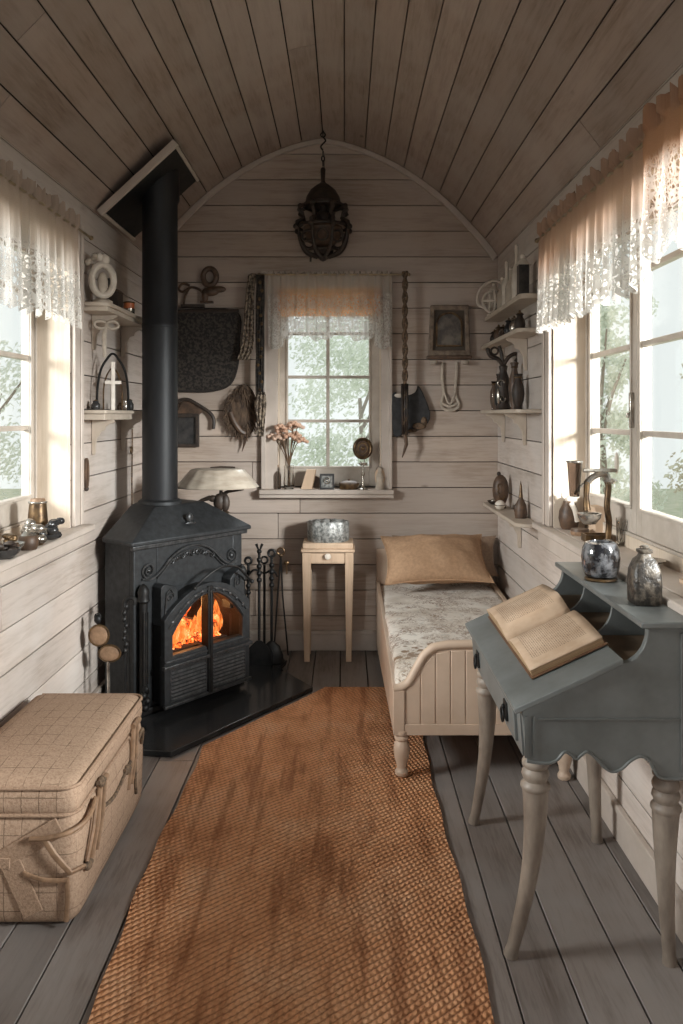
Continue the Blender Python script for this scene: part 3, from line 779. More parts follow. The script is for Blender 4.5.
for x in (BL+.035, BR-.035):
    m = MB(); m.lathe([(.021,0),(.027,.006),(.028,.018),(.021,.028),(.019,.036),(.030,.075),(.034,.11),(.031,.135),(.022,.146),(.030,.153),(.030,.162),(.024,.168),(.032,.176),(.032,.19)], 20); m.build('leg', M['bedcream'], bd, (x-ox, 3.322-oy, .016 if x < .5 else 0))
for x in (BL+.03, BR-.03):
    m = MB(); m.box(-.022,.022,-.022,.022,0,.06); m.build('leg', M['bedcream'], bd, (x-ox, 5.06-oy, 0), bevel=.003)
m = MB(); 
for k in range(9): bx(m, BL+.022, BR-.022, 3.42+.19*k, 3.49+.19*k, .20, .215)
m.build('slats', M['pine'], bd)
def quiltmat():
    m, nt, b = newmat('floral_quilt'); vec, ob = coords(nt)
    base = ramp(nt, noisef(nt, vec, 5, 4), [(.35,(.62,.54,.45)),(.60,(.86,.81,.74))])
    a = noisef(nt, vec, 46, 5, .75, 1.6); bl = noisef(nt, vec, 7.5, 3, .6)
    mask = mathn(nt, 'MULTIPLY', ramp(nt, a, [(.48,(0,0,0)),(.53,(1,1,1))]), ramp(nt, bl, [(.43,(0,0,0)),(.53,(1,1,1))]))
    col = mixc(nt, mathn(nt,'MULTIPLY',mask,.95), base, (.27,.17,.10))
    c = noisef(nt, vec, 30, 3, .6, 2); col = mixc(nt, mathn(nt,'MULTIPLY',ramp(nt, c, [(.60,(0,0,0)),(.64,(1,1,1))]),.55), col, (.46,.47,.44))
    # brown leaf border at the foot
    sp = nt.nodes.new('ShaderNodeSeparateXYZ'); nt.links.new(ob, sp.inputs[0])
    v = nt.nodes.new('ShaderNodeTexVoronoi'); v.inputs['Scale'].default_value = 26; nt.links.new(vec, v.inputs['Vector'])
    bm_ = mathn(nt,'MULTIPLY', ramp(nt, mathn(nt,'MULTIPLY_ADD',sp.outputs[1],1.0,1.0), [(.29,(0,0,0)),(.32,(1,1,1)),(.50,(1,1,1)),(.56,(0,0,0))]), ramp(nt, v.outputs['Distance'], [(.38,(1,1,1)),(.50,(0,0,0))]))
    bm_ = mathn(nt,'MULTIPLY', bm_, ramp(nt, bl, [(.36,(0,0,0)),(.42,(1,1,1))]))
    col = mixc(nt, bm_, col, (.24,.14,.065))
    nt.links.new(col, b.inputs['Base Color']); b.inputs['Roughness'].default_value = .95
    b.inputs['Sheen Weight'].default_value = .2; bumpn(nt, b, noisef(nt, vec, 90, 3), .4, .004); return m
M['quilt'] = quiltmat()
M['ticking'] = mat('mattress_ticking', (.62,.56,.48), None, 12, rough=.9)
def cushion(lx, ly, lz, px=6, fl=.5, seed=0):
    """rounded slab: top and bottom domes sharing a seam"""
    m = MB(); N = 28
    def fn(sgn):
        def f(u, v):
            x = 2*u-1; y = 2*v-1
            e = max(0, (1-abs(x)**px))**fl*max(0, (1-abs(y)**px))**fl
            wz = noise.noise(Vector((x*1.7+seed, y*1.7, sgn)))*.10
            return (x*lx/2, y*ly/2, sgn*lz/2*e*(1+wz))
        return f
    m.grid(fn(1), N, N); m.grid(fn(-1), N, N); return m
m = MB(); m.box(-.34,.34,-.85,.85,.0,.20); mt = m.build('mattress', M['ticking'], None, (.573, 4.215, .216), bevel=.04, seg=4); tag(mt, 'thin mattress inside the cream bed frame under the floral quilt', 'mattress')
# quilt: top sheet with drops at the sides
def qf(u, v):
    y = -.865+1.725*v; s = (u*2-1); 
    hw = .348; x = max(-1, min(1, s*1.35))*hw
    drop = max(0, abs(s)*1.35-1)/.35
    if drop > 0: x += math.copysign(.006*math.sin(drop*2)+.004*math.sin(y*13), s)
    foot = max(0, (-.80-y)/.065)
    z = .222+.008*noise.noise(Vector((x*5,y*4,0)))+.004*noise.noise(Vector((x*17,y*14,3)))-.014*(abs(x)/hw)**6-drop*.05*(1+.10*math.sin(y*6))-.05*foot**2
    return (x, y, z)
m = MB(); m.grid(qf, 60, 90); q = m.build('floral_quilt', M['quilt'], None, (.573, 4.213, .216), ang=80, solid=.008); tag(q, 'faded cream quilt with brown floral print spread over the bed', 'quilt')
M['pillowtan'] = mat('tan_linen', (.50,.315,.19), (.40,.245,.145), 60, rough=.8, bump=.25, bd=.002)
M['pillowdark'] = mat('brown_linen', (.30,.21,.145), (.24,.16,.11), 60, rough=.85, bump=.25)
def pillow(name, lx, ly, lz, mt, loc, rot, label, seed):
    m = MB(); N = 30
    def f(sgn):
        def g(u, v):
            x = 2*u-1; y = 2*v-1
            e = (max(0,1-x*x)**.62)*(max(0,1-y*y)**.62)*1.15
            px_ = x*(1-.10*(1-y*y)*abs(x)**2); py_ = y*(1-.14*(1-x*x)*abs(y)**2)
            wv = .05*math.sin(7*x+3*y+seed)*e+.05*math.sin(16*x*(1+.3*y))*abs(y)*e+.14*noise.noise(Vector((x*3+seed,y*4,sgn)))*e+.05*abs(noise.noise(Vector((x*9+y*4+seed,y*5,sgn))))*e
            return (px_*lx/2, py_*ly/2, sgn*lz/2*(e+wv))
        return g
    m.grid(f(1), N, N); m.grid(f(-1), N, N)
    o = m.build(name, mt, None, loc, weld=True, ang=80); o.rotation_euler = rot; tag(o, label, 'pillow', 'pillows at the head of the bed')
    return o
pl = pillow('pillow', .64, .43, .19, M['pillowtan'], (.550, 4.88, .635), (math.radians(32),math.radians(-1),math.radians(1)), 'plump tan linen pillow propped in front at the head of the bed', 1)
m = MB(); pts = []
for a, b_ in (((-1,-1),(1,-1)),((1,-1),(1,1)),((1,1),(-1,1)),((-1,1),(-1,-1))):
    for k in range(14):
        t_ = k/14; x = a[0]+(b_[0]-a[0])*t_; y = a[1]+(b_[1]-a[1])*t_
        pts.append((x*(1-.10*(1-y*y)*abs(x)**2)*.320, y*(1-.14*(1-x*x)*abs(y)**2)*.215, 0))
pts.append(pts[0]); m.tube(pts, .005, 6, cap=False); m.build('piping', M['pillowtan'], pl)
pillow('pillow', .66, .26, .10, M['pillowdark'], (.625, 5.01, .63), (math.radians(68),0,math.radians(-1)), 'brown linen pillow standing behind the tan pillow', 5)

# ================================================================== NIGHTSTAND
ns = thing('nightstand', 'narrow light pine nightstand with one small drawer on tapered legs', 'nightstand', (-.105, 4.985, 0))
m = MB(); m.box(-.165,.165,-.115,.115,.672,.692); m.box(-.155,.155,-.105,.105,.692,.728); m.build('top', M['pine'], ns, bevel=.006)
m = MB(); m.box(-.15,.15,-.088,-.07,.600,.672); m.box(-.15,.15,.07,.088,.60,.672); m.box(-.150,-.135,-.07,.07,.60,.672); m.box(.135,.150,-.07,.07,.60,.672); m.build('apron', M['pine'], ns, bevel=.002)
m = MB(); m.box(-.105,.105,-.094,-.088,.606,.666); d_ = m.build('drawer', M['pine'], ns, bevel=.002)
m = MB(); m.lathe([(.008,0),(.010,.008),(.020,.014),(.018,.022),(0,.026)], 14); k_ = m.build('knob', M['white'], d_, (0,-.094,.648)); k_.rotation_euler = (PI/2,0,0)
for sx_ in (-1,1):
    for sy_ in (-1,1):
        m = MB(); q = []
        for z, h, o_x in ((0,.017,.128),(.60,.026,.131),(.672,.026,.131)):
            q += [(sx_*o_x-h, sy_*.080-h*.8, z),(sx_*o_x+h, sy_*.080-h*.8, z),(sx_*o_x+h, sy_*.080+h*.8, z),(sx_*o_x-h, sy_*.080+h*.8, z)]
        m.add(q, [(3,2,1,0),(8,9,10,11)]+[(k*4+i,k*4+(i+1)%4,(k+1)*4+(i+1)%4,(k+1)*4+i) for k in range(2) for i in range(4)])
        m.build('leg', M['pine'], ns, bevel=.003)
tb = thing('lobed_tin', 'embossed grey lobed metal tin on top of the pine nightstand', 'tin', (-.105, 4.98, .728))
lob = lambda a: 1+.10*abs(math.cos(4*a))-.05
m = MB(); m.lathe([(.118,0),(.124,.01),(.124,.118),(.118,.126),(.105,.118),(.105,.10),(0,.10)], 64, (0,0,0), 1.0, .72, lob); m.build('bowl', M['tin'], tb)
m = MB()
for k in range(7): a = k*.9; m.ball((.07*math.cos(a),.045*math.sin(a),.118), (.030,.022,.016), 10)
m.build('nuggets', M['tin'], tb)
# ================================================================== WRITING DESK
D0, D1 = 2.13, 2.98
dk = thing('writing_desk', 'grey blue slant top writing desk with scalloped apron on turned legs', 'desk', (.69, 2.555, 0))
ox, oy = .69, 2.555
curve = [(.732-ox,.846)]+[((.732+.072*(1-math.cos(a)))-ox+.004, .846+.100*math.sin(a)) for a in [PI/2*k/8 for k in range(1,9)]]
curve = smooth_poly([(.735,.847),(.765,.858),(.789,.880),(.803,.910),(.808,.945)], 4); curve = [(x-ox,z) for x,z in curve]
scal = smooth_poly([(.90,.540),(.870,.541),(.838,.545),(.822,.566),(.808,.592),(.785,.600),(.760,.588),(.735,.566),(.712,.560),(.690,.572),(.668,.596),(.645,.612),(.630,.604),(.616,.594),(.600,.606),(.584,.612),(.566,.592),(.545,.583),(.515,.583),(.484,.588)], 4)
prof = [(.484,.595),(.474,.700),(.470,.722)]; prof = [(x-ox,z) for x,z in prof]+curve+[(.925-ox,.945),(.925-ox,.545)]+[(x-ox,z) for x,z in scal[:-1]]
for a, b_ in ((D0,D0+.022),(D1-.022,D1)):
    m = MB(); m.prism(prof, a-oy, b_-oy, 'y'); sp_ = m.build('side_panel', M['deskblue'], dk, bevel=.002)
    if a == D0:
        # bead following the scallop
        m = MB(); m.tube([(x-ox, D0-oy-.001, z+.002) for x,z in scal], .0045, 6); m.build('apron_bead', M['deskblue'], sp_)
        m = MB(); m.box(.478-ox,.486-ox,-.004,.0,.60,.71); m.box(.500-ox,.506-ox,-.004,.0,.60,.71)
        m.build('corner_beading', M['deskblue'], sp_, (0, D0-oy, 0))
        m = MB(); m.box(.515-ox,.900-ox,-.0045,.0,.700,.704); m.box(.893-ox,.905-ox,-.005,0,.56,.93)
        m.build('panel_moulding', M['deskblue'], sp_, (0, D0-oy, 0), bevel=.001)
m = MB(); m.box(.905-ox,.925-ox,D0+.022-oy,D1-.022-oy,.60,.945); m.build('back_panel', M['deskblue'], dk)
m = MB(); m.box(.50-ox,.905-ox,D0+.022-oy,D1-.022-oy,.600,.612); m.build('bottom_panel', M['cubby'], dk)
# slanted writing board
sl = (.846-.7165)/(.735-.455)
m = MB(); t_ = .016; m.prism([(.452-ox,.7165),(.738-ox,.7165+sl*.286),(.738-ox,.7165+sl*.286+t_),(.448-ox,.7165+t_)], D0-.012-oy, D1+.012-oy, 'y'); m.build('writing_slope', M['deskblue'], dk, bevel=.003)
m = MB(); m.box(.738-ox,.905-ox,D0+.022-oy,D1-.022-oy,.838,.846); m.build('cubby_floor', M['cubby'], dk)
m = MB(); m.box(.785-ox,.935-ox,D0-.015-oy,D1+.015-oy,.945,.962); m.build('top_shelf', M['deskblue'], dk, bevel=.004)
for y in (2.42, 2.70):
    m = MB(); m.prism([(x,z) for x,z in curve]+[(.905-ox,.945),(.905-ox,.846)], y-.006-oy, y+.006-oy, 'y'); m.build('divider', M['deskblue'], dk, bevel=.002)
# front with drawer
m = MB(); m.prism([(.478-ox,.595),(.470-ox,.716),(.488-ox,.722),(.494-ox,.595)], D0+.022-oy, D1-.022-oy, 'y'); m.build('front_rail', M['deskblue'], dk)
m = MB(); m.prism([(.468-ox,.614),(.461-ox,.702),(.475-ox,.702),(.480-ox,.614)], D0+.07-oy, D1-.07-oy, 'y'); dw = m.build('drawer', M['deskblue'], dk, bevel=.003)
for y in (2.30, 2.78):
    m = MB(); m.cbox((.462-ox, y-oy, .664), (.008,.046,.052)); m.torus((.452-ox, y-oy, .652), .018, .004, 'x', 14, 6, 1, 1.1); m.ball((.455-ox,y-oy,.674),.007,8)
    m.build('drawer_pull', M['iron_dark'], dw, bevel=.002)
def leg(top, foot, bow, label=None):
    """turned neck then a curved tapering leg"""
    m = MB(); tx, ty, tz = top; fx, fy = foot
    m.lathe([(.030,tz+.02),(.034,tz),(.036,tz-.010),(.029,tz-.018),(.033,tz-.026),(.037,tz-.034),(.036,tz-.044),(.030,tz-.050),(.036,tz-.058),(.038,tz-.068),(.033,tz-.078),(.031,tz-.084),(.040,tz-.094),(.041,tz-.102),(.036,tz-.110)], 20, (tx-ox, ty-oy, 0))
    pts = []; rs = []
    for k in range(17):
        u = k/16; z = (tz-.10)*(1-u)
        x = tx+(fx-tx)*(u**1.5)+bow*math.sin(PI*u)*.5; y = ty+(fy-ty)*u
        pts.append((x-ox, y-oy, max(z, .002))); rs.append(.021*(1-u)**.8+.016+(.005 if k == 16 else 0)-.004*math.sin(PI*u))
    m.tube(pts, rs, 14); return m.build('leg', M['deskleg'], dk, ang=50)
leg((.520,2.185,.600),(.462,2.235),.022)
leg((.872,2.175,.545),(.895,2.205),-.004)
leg((.520,2.930,.600),(.475,2.960),.020)
leg((.880,2.830,.560),(.893,2.835),-.004)
# ---- open book on the slope
ang = math.atan(sl)
def slope_pt(X): return .7165+t_+sl*(X-.448)
bk = thing('open_book', 'old open book with browned printed pages lying on the slanted desk top', 'book', (.63, 2.575, slope_pt(.63)+.003))
bk.rotation_euler = (0, -ang, 0)
def pagemat():
    m, nt, b = newmat('printed_page'); vec, ob = coords(nt)
    base = ramp(nt, noisef(nt, vec, 12, 5), [(.35,(.57,.42,.30)),(.65,(.46,.32,.215))])
    br = nt.nodes.new('ShaderNodeTexBrick'); mp = nt.nodes.new('ShaderNodeMapping'); mp.inputs['Rotation'].default_value = (0,0,PI/2)
    nt.links.new(ob, mp.inputs[0]); nt.links.new(mp.outputs[0], br.inputs['Vector'])
    br.inputs['Color1'].default_value = (1,1,1,1); br.inputs['Color2'].default_value = (.6,.6,.6,1); br.inputs['Mortar'].default_value = (0,0,0,1)
    br.inputs['Scale'].default_value = 1; br.inputs['Brick Width'].default_value = .014; br.inputs['Row Height'].default_value = .0062; br.inputs['Mortar Size'].default_value = .0017; br.inputs['Mortar Smooth'].default_value = .0; br.offset = .37; br.squash = 1.6; br.squash_frequency = 3
    sp = nt.nodes.new('ShaderNodeSeparateXYZ'); nt.links.new(ob, sp.inputs[0])
    ay = mathn(nt,'ABSOLUTE', sp.outputs[1])
    inx = mathn(nt,'LESS_THAN', mathn(nt,'ABSOLUTE', sp.outputs[0]), .085)
    iny = mathn(nt,'MULTIPLY', mathn(nt,'GREATER_THAN', ay, .062), mathn(nt,'LESS_THAN', ay, .272))
    msk = mathn(nt,'MULTIPLY', mathn(nt,'MULTIPLY', inx, iny), br.outputs['Color'])
    hf = noisef(nt, vec, 700, 2, .6); msk = mathn(nt,'MULTIPLY', msk, ramp(nt, hf, [(.35,(.2,.2,.2)),(.6,(1,1,1))]))
    col = mixc(nt, mathn(nt,'MULTIPLY',msk,.9), base, (.07,.05,.035))
    nt.links.new(col, b.inputs['Base Color']); b.inputs['Roughness'].default_value = .9; return m
M['page'] = pagemat()
for sg, W, hh in ((1,.345,.046),(-1,.330,.030)):
    def top(u, v, sg=sg, W=W, hh=hh):
        y = W*v; z = .010+hh*(math.sin(min(1, v*3.2)*PI/2)*.95)*(1-.55*v**2); 
        return ((u-.5)*.225+.004*math.sin(v*3), sg*y, z)
    m = MB(); N = 16
    m.grid(top, 8, N)
    o = m.build('page', M['page'], bk, ang=80, solid=.0015)
    m = MB()
    prof_ = [top(.5, k/N) for k in range(N+1)]
    poly = [(p[1], p[2]-.0016) for p in prof_]+[(sg*W*.99,.004),(0,.004)]
    m.prism(poly, -.111, .111, 'x'); m.build('page_block', M['pageedge'], bk, ang=50)
    m = MB(); m.box(-.118,.118,min(0,sg*(W+.006)),max(0,sg*(W+.006)),0,.004); m.build('cover', M['bookcover'], bk, bevel=.001)
# ---- jar and bottle
M['marble'] = mat('black_marbled_glaze', (.012,.012,.014), (.17,.17,.18), 26, rough=.12, bump=.1, lo=.45, hi=.62, coat=.6)
j = thing('ginger_jar', 'squat glossy black marbled jar on the far end of the desk shelf', 'jar', (.852, 2.665, .962))
m = MB(); m.lathe([(.040,.010),(.052,.016),(.060,.040),(.063,.075),(.060,.105),(.050,.124),(.036,.128),(.034,.122),(0,.118)], 28); m.build('body', M['marble'], j)
m = MB(); m.lathe([(.050,0),(.054,.004),(.050,.010),(0,.010)], 28); m.build('foot_ring', M['bronze'], j)
j = thing('carved_bottle', 'dark brown carved bottle with short neck on the near end of the desk shelf', 'bottle', (.872, 2.330, .962))
M['carve'] = mat('carved_dark_stoneware', (.022,.018,.015), (.11,.09,.07), 34, rough=.4, bump=1.0, lo=.46, hi=.62, bd=.006)
sq = lambda a: 1/(abs(math.cos(a))**5+abs(math.sin(a))**5)**.2*.97
m = MB(); m.lathe([(.038,0),(.043,.006),(.044,.06),(.041,.100),(.030,.128),(.019,.138),(.016,.146),(.021,.151),(.021,.158),(.012,.160),(0,.155)], 32, fn=sq); m.build('body', M['carve'], j, ang=50)
m = MB(); m.ball((0,0,.164),(.014,.014,.007),12); m.build('stopper', M['silver'], j)

# ================================================================== OTTOMAN TRUNK
def wovenmat(name, c1, c2, line=True):
    m, nt, b = newmat(name); vec, ob = coords(nt)
    br = nt.nodes.new('ShaderNodeTexChecker'); br.inputs['Scale'].default_value = 420; nt.links.new(vec, br.inputs['Vector'])
    f = noisef(nt, vec, 130, 4, .7); col = ramp(nt, f, [(.32,c2),(.60,c1)])
    if line:
        sp = nt.nodes.new('ShaderNodeSeparateXYZ'); nt.links.new(ob, sp.inputs[0]); tot = None
        gn = nt.nodes.new('ShaderNodeNewGeometry'); spn = nt.nodes.new('ShaderNodeSeparateXYZ'); nt.links.new(gn.outputs['Normal'], spn.inputs[0])
        for ax, per in ((0,.052),(1,.075),(2,.052)):
            k = mathn(nt,'PINGPONG', mathn(nt,'MULTIPLY_ADD', f, .004, sp.outputs[ax]), per/2)
            l_ = mathn(nt,'MULTIPLY', mathn(nt,'LESS_THAN', k, .0014), mathn(nt,'LESS_THAN', mathn(nt,'ABSOLUTE', spn.outputs[ax]), .6)); tot = l_ if tot is None else mathn(nt,'MAXIMUM',tot,l_)
        bl = noisef(nt, vec, 9, 3); tot = mathn(nt,'MULTIPLY',tot,ramp(nt, bl, [(.38,(.1,.1,.1)),(.6,(.8,.8,.8))]))
        col = mixc(nt, tot, col, tuple(x*.42 for x in c2))
    nt.links.new(col, b.inputs['Base Color']); b.inputs['Roughness'].default_value = .95; b.inputs['Specular IOR Level'].default_value = .15
    bumpn(nt, b, f, .7, .003); return m
M['burlap'] = wovenmat('tartan_burlap', (.42,.295,.21), (.285,.19,.13)); M['burlap2'] = wovenmat('plain_burlap', (.36,.245,.17), (.235,.155,.105), False)
tk = thing('burlap_trunk', 'tan checked burlap covered trunk ottoman with straps beside the left wall', 'ottoman', (-1.0, 2.74, 0)); tk.scale = (1, 1, 1.07)
def rbox(x0,x1,y0,y1,z0,z1,n=14,r=.04,top=0.0,bulge=0.0,seed=0):
    """rounded soft box as a warped grid cube"""
    m = MB(); cx,cy,cz = (x0+x1)/2,(y0+y1)/2,(z0+z1)/2; hx,hy,hz = (x1-x0)/2,(y1-y0)/2,(z1-z0)/2
    def warp(a, b, c):
        p = Vector((a*hx, b*hy, c*hz)); q = Vector((max(-hx+r,min(hx-r,p.x)),max(-hy+r,min(hy-r,p.y)),max(-hz+r,min(hz-r,p.z))))
        d = p-q
        if d.length > 1e-9: p = q+d.normalized()*r
        p.z += top*(1-a*a)*(1-b*b)*(1 if c > 0 else 0)*max(0,c)
        p.x += bulge*(1-c*c)*a*(1-b*b*.5); p.y += bulge*(1-c*c)*b*(1-a*a*.5)
        k = .0035*noise.noise(Vector((p.x*9+seed,p.y*9,p.z*9))); p *= 1+k*3
        return (cx+p.x, cy+p.y, cz+p.z)
    t = lambda u: math.sin((u-.5)*PI)*.5+.5
    for s in (-1,1):
        m.grid(lambda u,v,s=s: warp(2*t(u)-1, 2*t(v)-1, s), n, n); m.grid(lambda u,v,s=s: warp(s, 2*t(u)-1, 2*t(v)-1), n, n); m.grid(lambda u,v,s=s: warp(2*t(u)-1, s, 2*t(v)-1), n, n)
    return m
TX0,TX1,TY0,TY1 = -.215,.215,-.395,.395
m = rbox(TX0+.012,TX1-.006,TY0+.012,TY1-.008,.0,.325,r=.040,bulge=.014); m.build('body', M['burlap'], tk, weld=True, ang=70)
m = rbox(TX0,TX1,TY0,TY1,.300,.400,r=.042,top=.020,seed=4); ld = m.build('lid', M['burlap'], tk, weld=True, ang=70)
m = MB(); zz = .392
for z in (.388, .312):
    k = .006 if z > .35 else .002
    c_ = .045; e_ = k-.008; m.tube([(TX0+.03,TY0-e_,z)]+[(TX1+e_-c_+c_*math.sin(a),TY0-e_+c_-c_*math.cos(a),z) for a in [PI/2*j/6 for j in range(7)]]+[(TX1+e_-c_+c_*math.cos(a),TY1+e_-c_+c_*math.sin(a),z) for a in [PI/2*j/6 for j in range(7)]]+[(TX0+.03,TY1+e_,z)], .0055, 8)
m.build('piping', M['burlap2'], ld)
# stitched bands on the near face: X of wide cloth and a pocket edge
m = MB(); Y = TY0+.002
def band(a, b_, w_, y, th=.0045):
    a, b_ = Vector((a[0],0,a[1])), Vector((b_[0],0,b_[1])); d = (b_-a).normalized(); n_ = Vector((-d.z,0,d.x))*w_/2
    m.prism([(p.x,p.z) for p in (a-n_, b_-n_, b_+n_, a+n_)], y-th, y, 'y')
band((.165,.285),(-.06,.165),.055,Y); band((.02,.185),(.088,.045),.062,Y-.002); band((.02,.185),(-.20,.195),.03,Y-.004); band((-.06,.165),(-.2,.23),.04,Y)
m.build('cloth_band', M['burlap2'], tk, bevel=.004)
m = MB(); m.tube(smooth_poly([(.06,Y-.008,.160),(.12,Y-.014,.145),(.19,Y-.008,.140)],5), .007, 8, .6); m.tube([(.185,Y-.004,.145),(.188,Y-.006,.09),(.182,Y-.002,.025)], .008, 8, .6)
m.build('pocket_edge', M['leather'], tk)
# cords from the near right corner round to the long side with toggles
X = TX1+.004
m = MB()
m.tube(smooth_poly([(.08,Y-.012,.255),(.14,Y-.018,.262),(.20,Y-.010,.275),(X+.012,TY0+.05,.285),(X+.006,TY0+.14,.300)],6), .0075, 8)
m.tube([(.12,Y-.016,.262),(.155,Y-.020,.215),(.20,Y-.016,.165),(X+.006,TY0+.03,.160)], .010, 8, .6)
m.tube([(X+.010,TY0+.045,.165),(X+.012,TY0+.10,.230),(X+.008,TY0+.15,.300)], .006, 8)
m.build('cord', M['leather'], tk)
for y0_, y1_, za, zb in ((-.290,-.200,.145,.315),(.12,.20,.160,.345)):
    m = MB(); 
    m.tube([(X+.004,y0_,za),(X+.010,(y0_+y1_)/2,(za+zb)/2),(X+.004,y1_,zb)], .009, 8, .7); m.tube([(X+.006,y0_+.045,za),(X+.012,(y0_+y1_)/2+.045,(za+zb)/2),(X+.006,y1_+.045,zb)], .007, 8, .7)
    m.tube([(X+.004,y1_-.01,zb),(X+.008,y1_+.055,zb+.004)], .010, 8)
    m.build('strap_handle', M['leather'], tk)
for y, z in ((-.335,.150),(-.20,.325),(.10,.235)):
    m = MB(); m.ball((X+.008,y,z),(.014,.020,.016),10); m.tube([(X+.006,y-.03,z+.008),(X+.010,y+.03,z-.006)], .007, 8); m.build('toggle', M['rope'], tk)
m = MB(); m.tube(smooth_poly([(X+.003,-.19,.24),(X+.006,-.05,.215),(X+.006,.10,.235),(X+.004,.22,.25)],6), .006, 8); m.tube([(X+.005,.22,.25),(X+.006,.215,.15),(X+.005,.23,.10)],.006,8); m.tube(smooth_poly([(X+.003,.24,.27),(X+.014,.29,.30),(X+.003,.32,.24)],5),.007,8); m.build('side_cord', M['rope'], tk)

# ================================================================== STOVE SURROUND
t = thing('mushroom_lamp', 'pale scalloped wide shade lamp on a dark carved base behind the stove top', 'lamp', (-.702, 4.527, .953))
m = MB(); m.lathe([(.045,0),(.050,.006),(.040,.014),(0,.016)], 20); m.build('foot', M['bronze'], t)
m = MB()
m.ball((-.01,0,.065),(.034,.028,.050),12); m.ball((.025,0,.060),(.026,.022,.052),12); m.ball((-.045,.0,.085),(.028,.016,.020),10); m.tube([(-.06,0,.09),(-.11,0,.075),(-.15,0,.055)],[.014,.010,.003],8); m.tube([(0,0,.10),(.04,0,.125),(.13,0,.135)],[.014,.009,.003],8); m.tube([(0,0,.10),(0,0,.246)],.010,8)
m.build('carved_base', M['darkbrown'], t)
m = MB(); wavy = lambda a: 1+.018*math.sin(16*a)
m.lathe([(.238,.148),(.242,.153),(.230,.166),(.180,.222),(.155,.250),(.13,.256),(.0,.258)], 64, (-.02,0,0), sx=.96, sy=.72, fn=wavy); m.lathe([(.0,.246),(.145,.244),(.224,.162),(.236,.150)], 64, (-.02,0,0), sx=.96, sy=.72, fn=wavy)
m.build('shade', mat('shell_shade', (.52,.46,.38), (.36,.30,.24), 7, (1,1,4), rough=.35, bump=.1), t)
m = MB(); m.tube([(-.06,0,.258),(0,0,.264),(.08,0,.260)], .006, 8); m.build('finial', M['darkbrown'], t)
# tool stand right of the stove
def toolbase(p): return Vector(p)
m0 = P(284, 668, 4.70); tx, ty = -.40, 4.735
t = thing('fire_tool_stand', 'black wrought iron fire tool stand with round base right of the stove', 'fire tool stand', (-.49, 4.86, .0))
m = MB(); m.prism([(-.11,-.10),(.11,-.12),(.135,-.02),(.10,.10),(-.08,.10)], 0, .018, 'z'); m.tube([(-.10,-.10,.022),(.11,-.12,.022),(.135,-.02,.022)],.008,6); m.build('base', M['iron_dark'], t, bevel=.004)
m = MB(); m.tube([(0,0,.015),(0,0,.60)], .008, 8); m.lathe([(.02,.015),(.012,.04),(.008,.06)],10); m.build('post', M['iron_dark'], t)
m = MB(); m.tube(smooth_poly([(-.10,0,.53),(-.06,-.02,.575),(0,0,.55),(.05,-.02,.575),(.08,0,.53)],6),.006,6); m.torus((0,0,.63),.020,.006,'y'); m.build('hook_bar', M['iron_dark'], t)
def tool(name, label, x, y, h, head, topk):
    t = thing(name, label, 'fire tool', (x-.055, y, .0), 0, 'fire tools beside the stove')
    m = MB(); m.tube([(0,0,.10),(0,0,h)], .0085, 8)
    for k in range(4): m.ball((0,0,h-.05-.04*k),(.016,.016,.018),8)
    m.build('shaft', M['iron_dark'], t)
    m = MB()
    if topk == 'v': m.tube([(-.018,0,h+.045),(0,0,h),(.018,0,h+.045)], .009, 6); m.ball((0,0,h),.015,8)
    else: m.torus((0,0,h+.022),.020,.008); m.ball((0,0,h-.005),.010,8)
    m.build('handle', M['iron_dark'], t)
    m = MB(); head(m); m.v = [(a*1.25,b,c*1.15) for a,b,c in m.v] if head is shovel else m.v; m.build('head', M['iron_dark'], t, bevel=.002)
def shovel(m):
    m.prism([(-.045,.115),(-.062,.09),(-.066,.03),(-.055,.022),(.055,.022),(.066,.03),(.062,.09),(.045,.115),(.012,.15),(-.012,.15)], -.012, -.004, 'y'); m.prism([(-.066,.03),(-.062,.10),(-.058,.10),(-.060,.03)],-.04,0,'y'); m.prism([(.066,.03),(.062,.10),(.058,.10),(.060,.03)],-.04,0,'y')
def brush(m): m.lathe([(.066,.022),(.070,.07),(.050,.125),(.014,.155)], 20, sy=.5)
def poker(m): m.tube([(0,0,.12),(0,0,.03)],[.006,.004],6); m.tube([(0,0,.06),(.03,0,.05),(.035,0,.075)],.005,6)
SH = -.055
tool('fire_shovel', 'black fire shovel with v shaped handle standing right of the stove', -.455, 4.755, .70, shovel, 'v')
tool('hearth_brush', 'black hearth brush with ring handle on the right end of the fire tools', -.385, 4.80, .66, brush, 'o')
tool('fire_poker', 'thin black poker with ring handle nearest the stove side', -.535, 4.88, .60, poker, 'o')
t = thing('fire_tongs', 'looped iron fire tongs hanging at the right end of the fire tool stand', 'fire tool', (-.395, 4.93, .0), 0, 'fire tools beside the stove')
m = MB(); m.tube([(0,0,.65),(-.02,0,.40),(-.045,0,.03)],.005,6); m.tube([(0,0,.65),(.01,0,.40),(.045,0,.03)],.005,6); m.build('arm', M['iron_dark'], t)
m = MB(); m.torus((.0,0,.67),.022,.005); m.ball((0,0,.645),.013,8); m.ball((.035,0,.60),(.018,.012,.014),8); m.tube([(.035,0,.595),(.036,0,.53)],.004,6); m.build('pivot', M['bronze'], t)
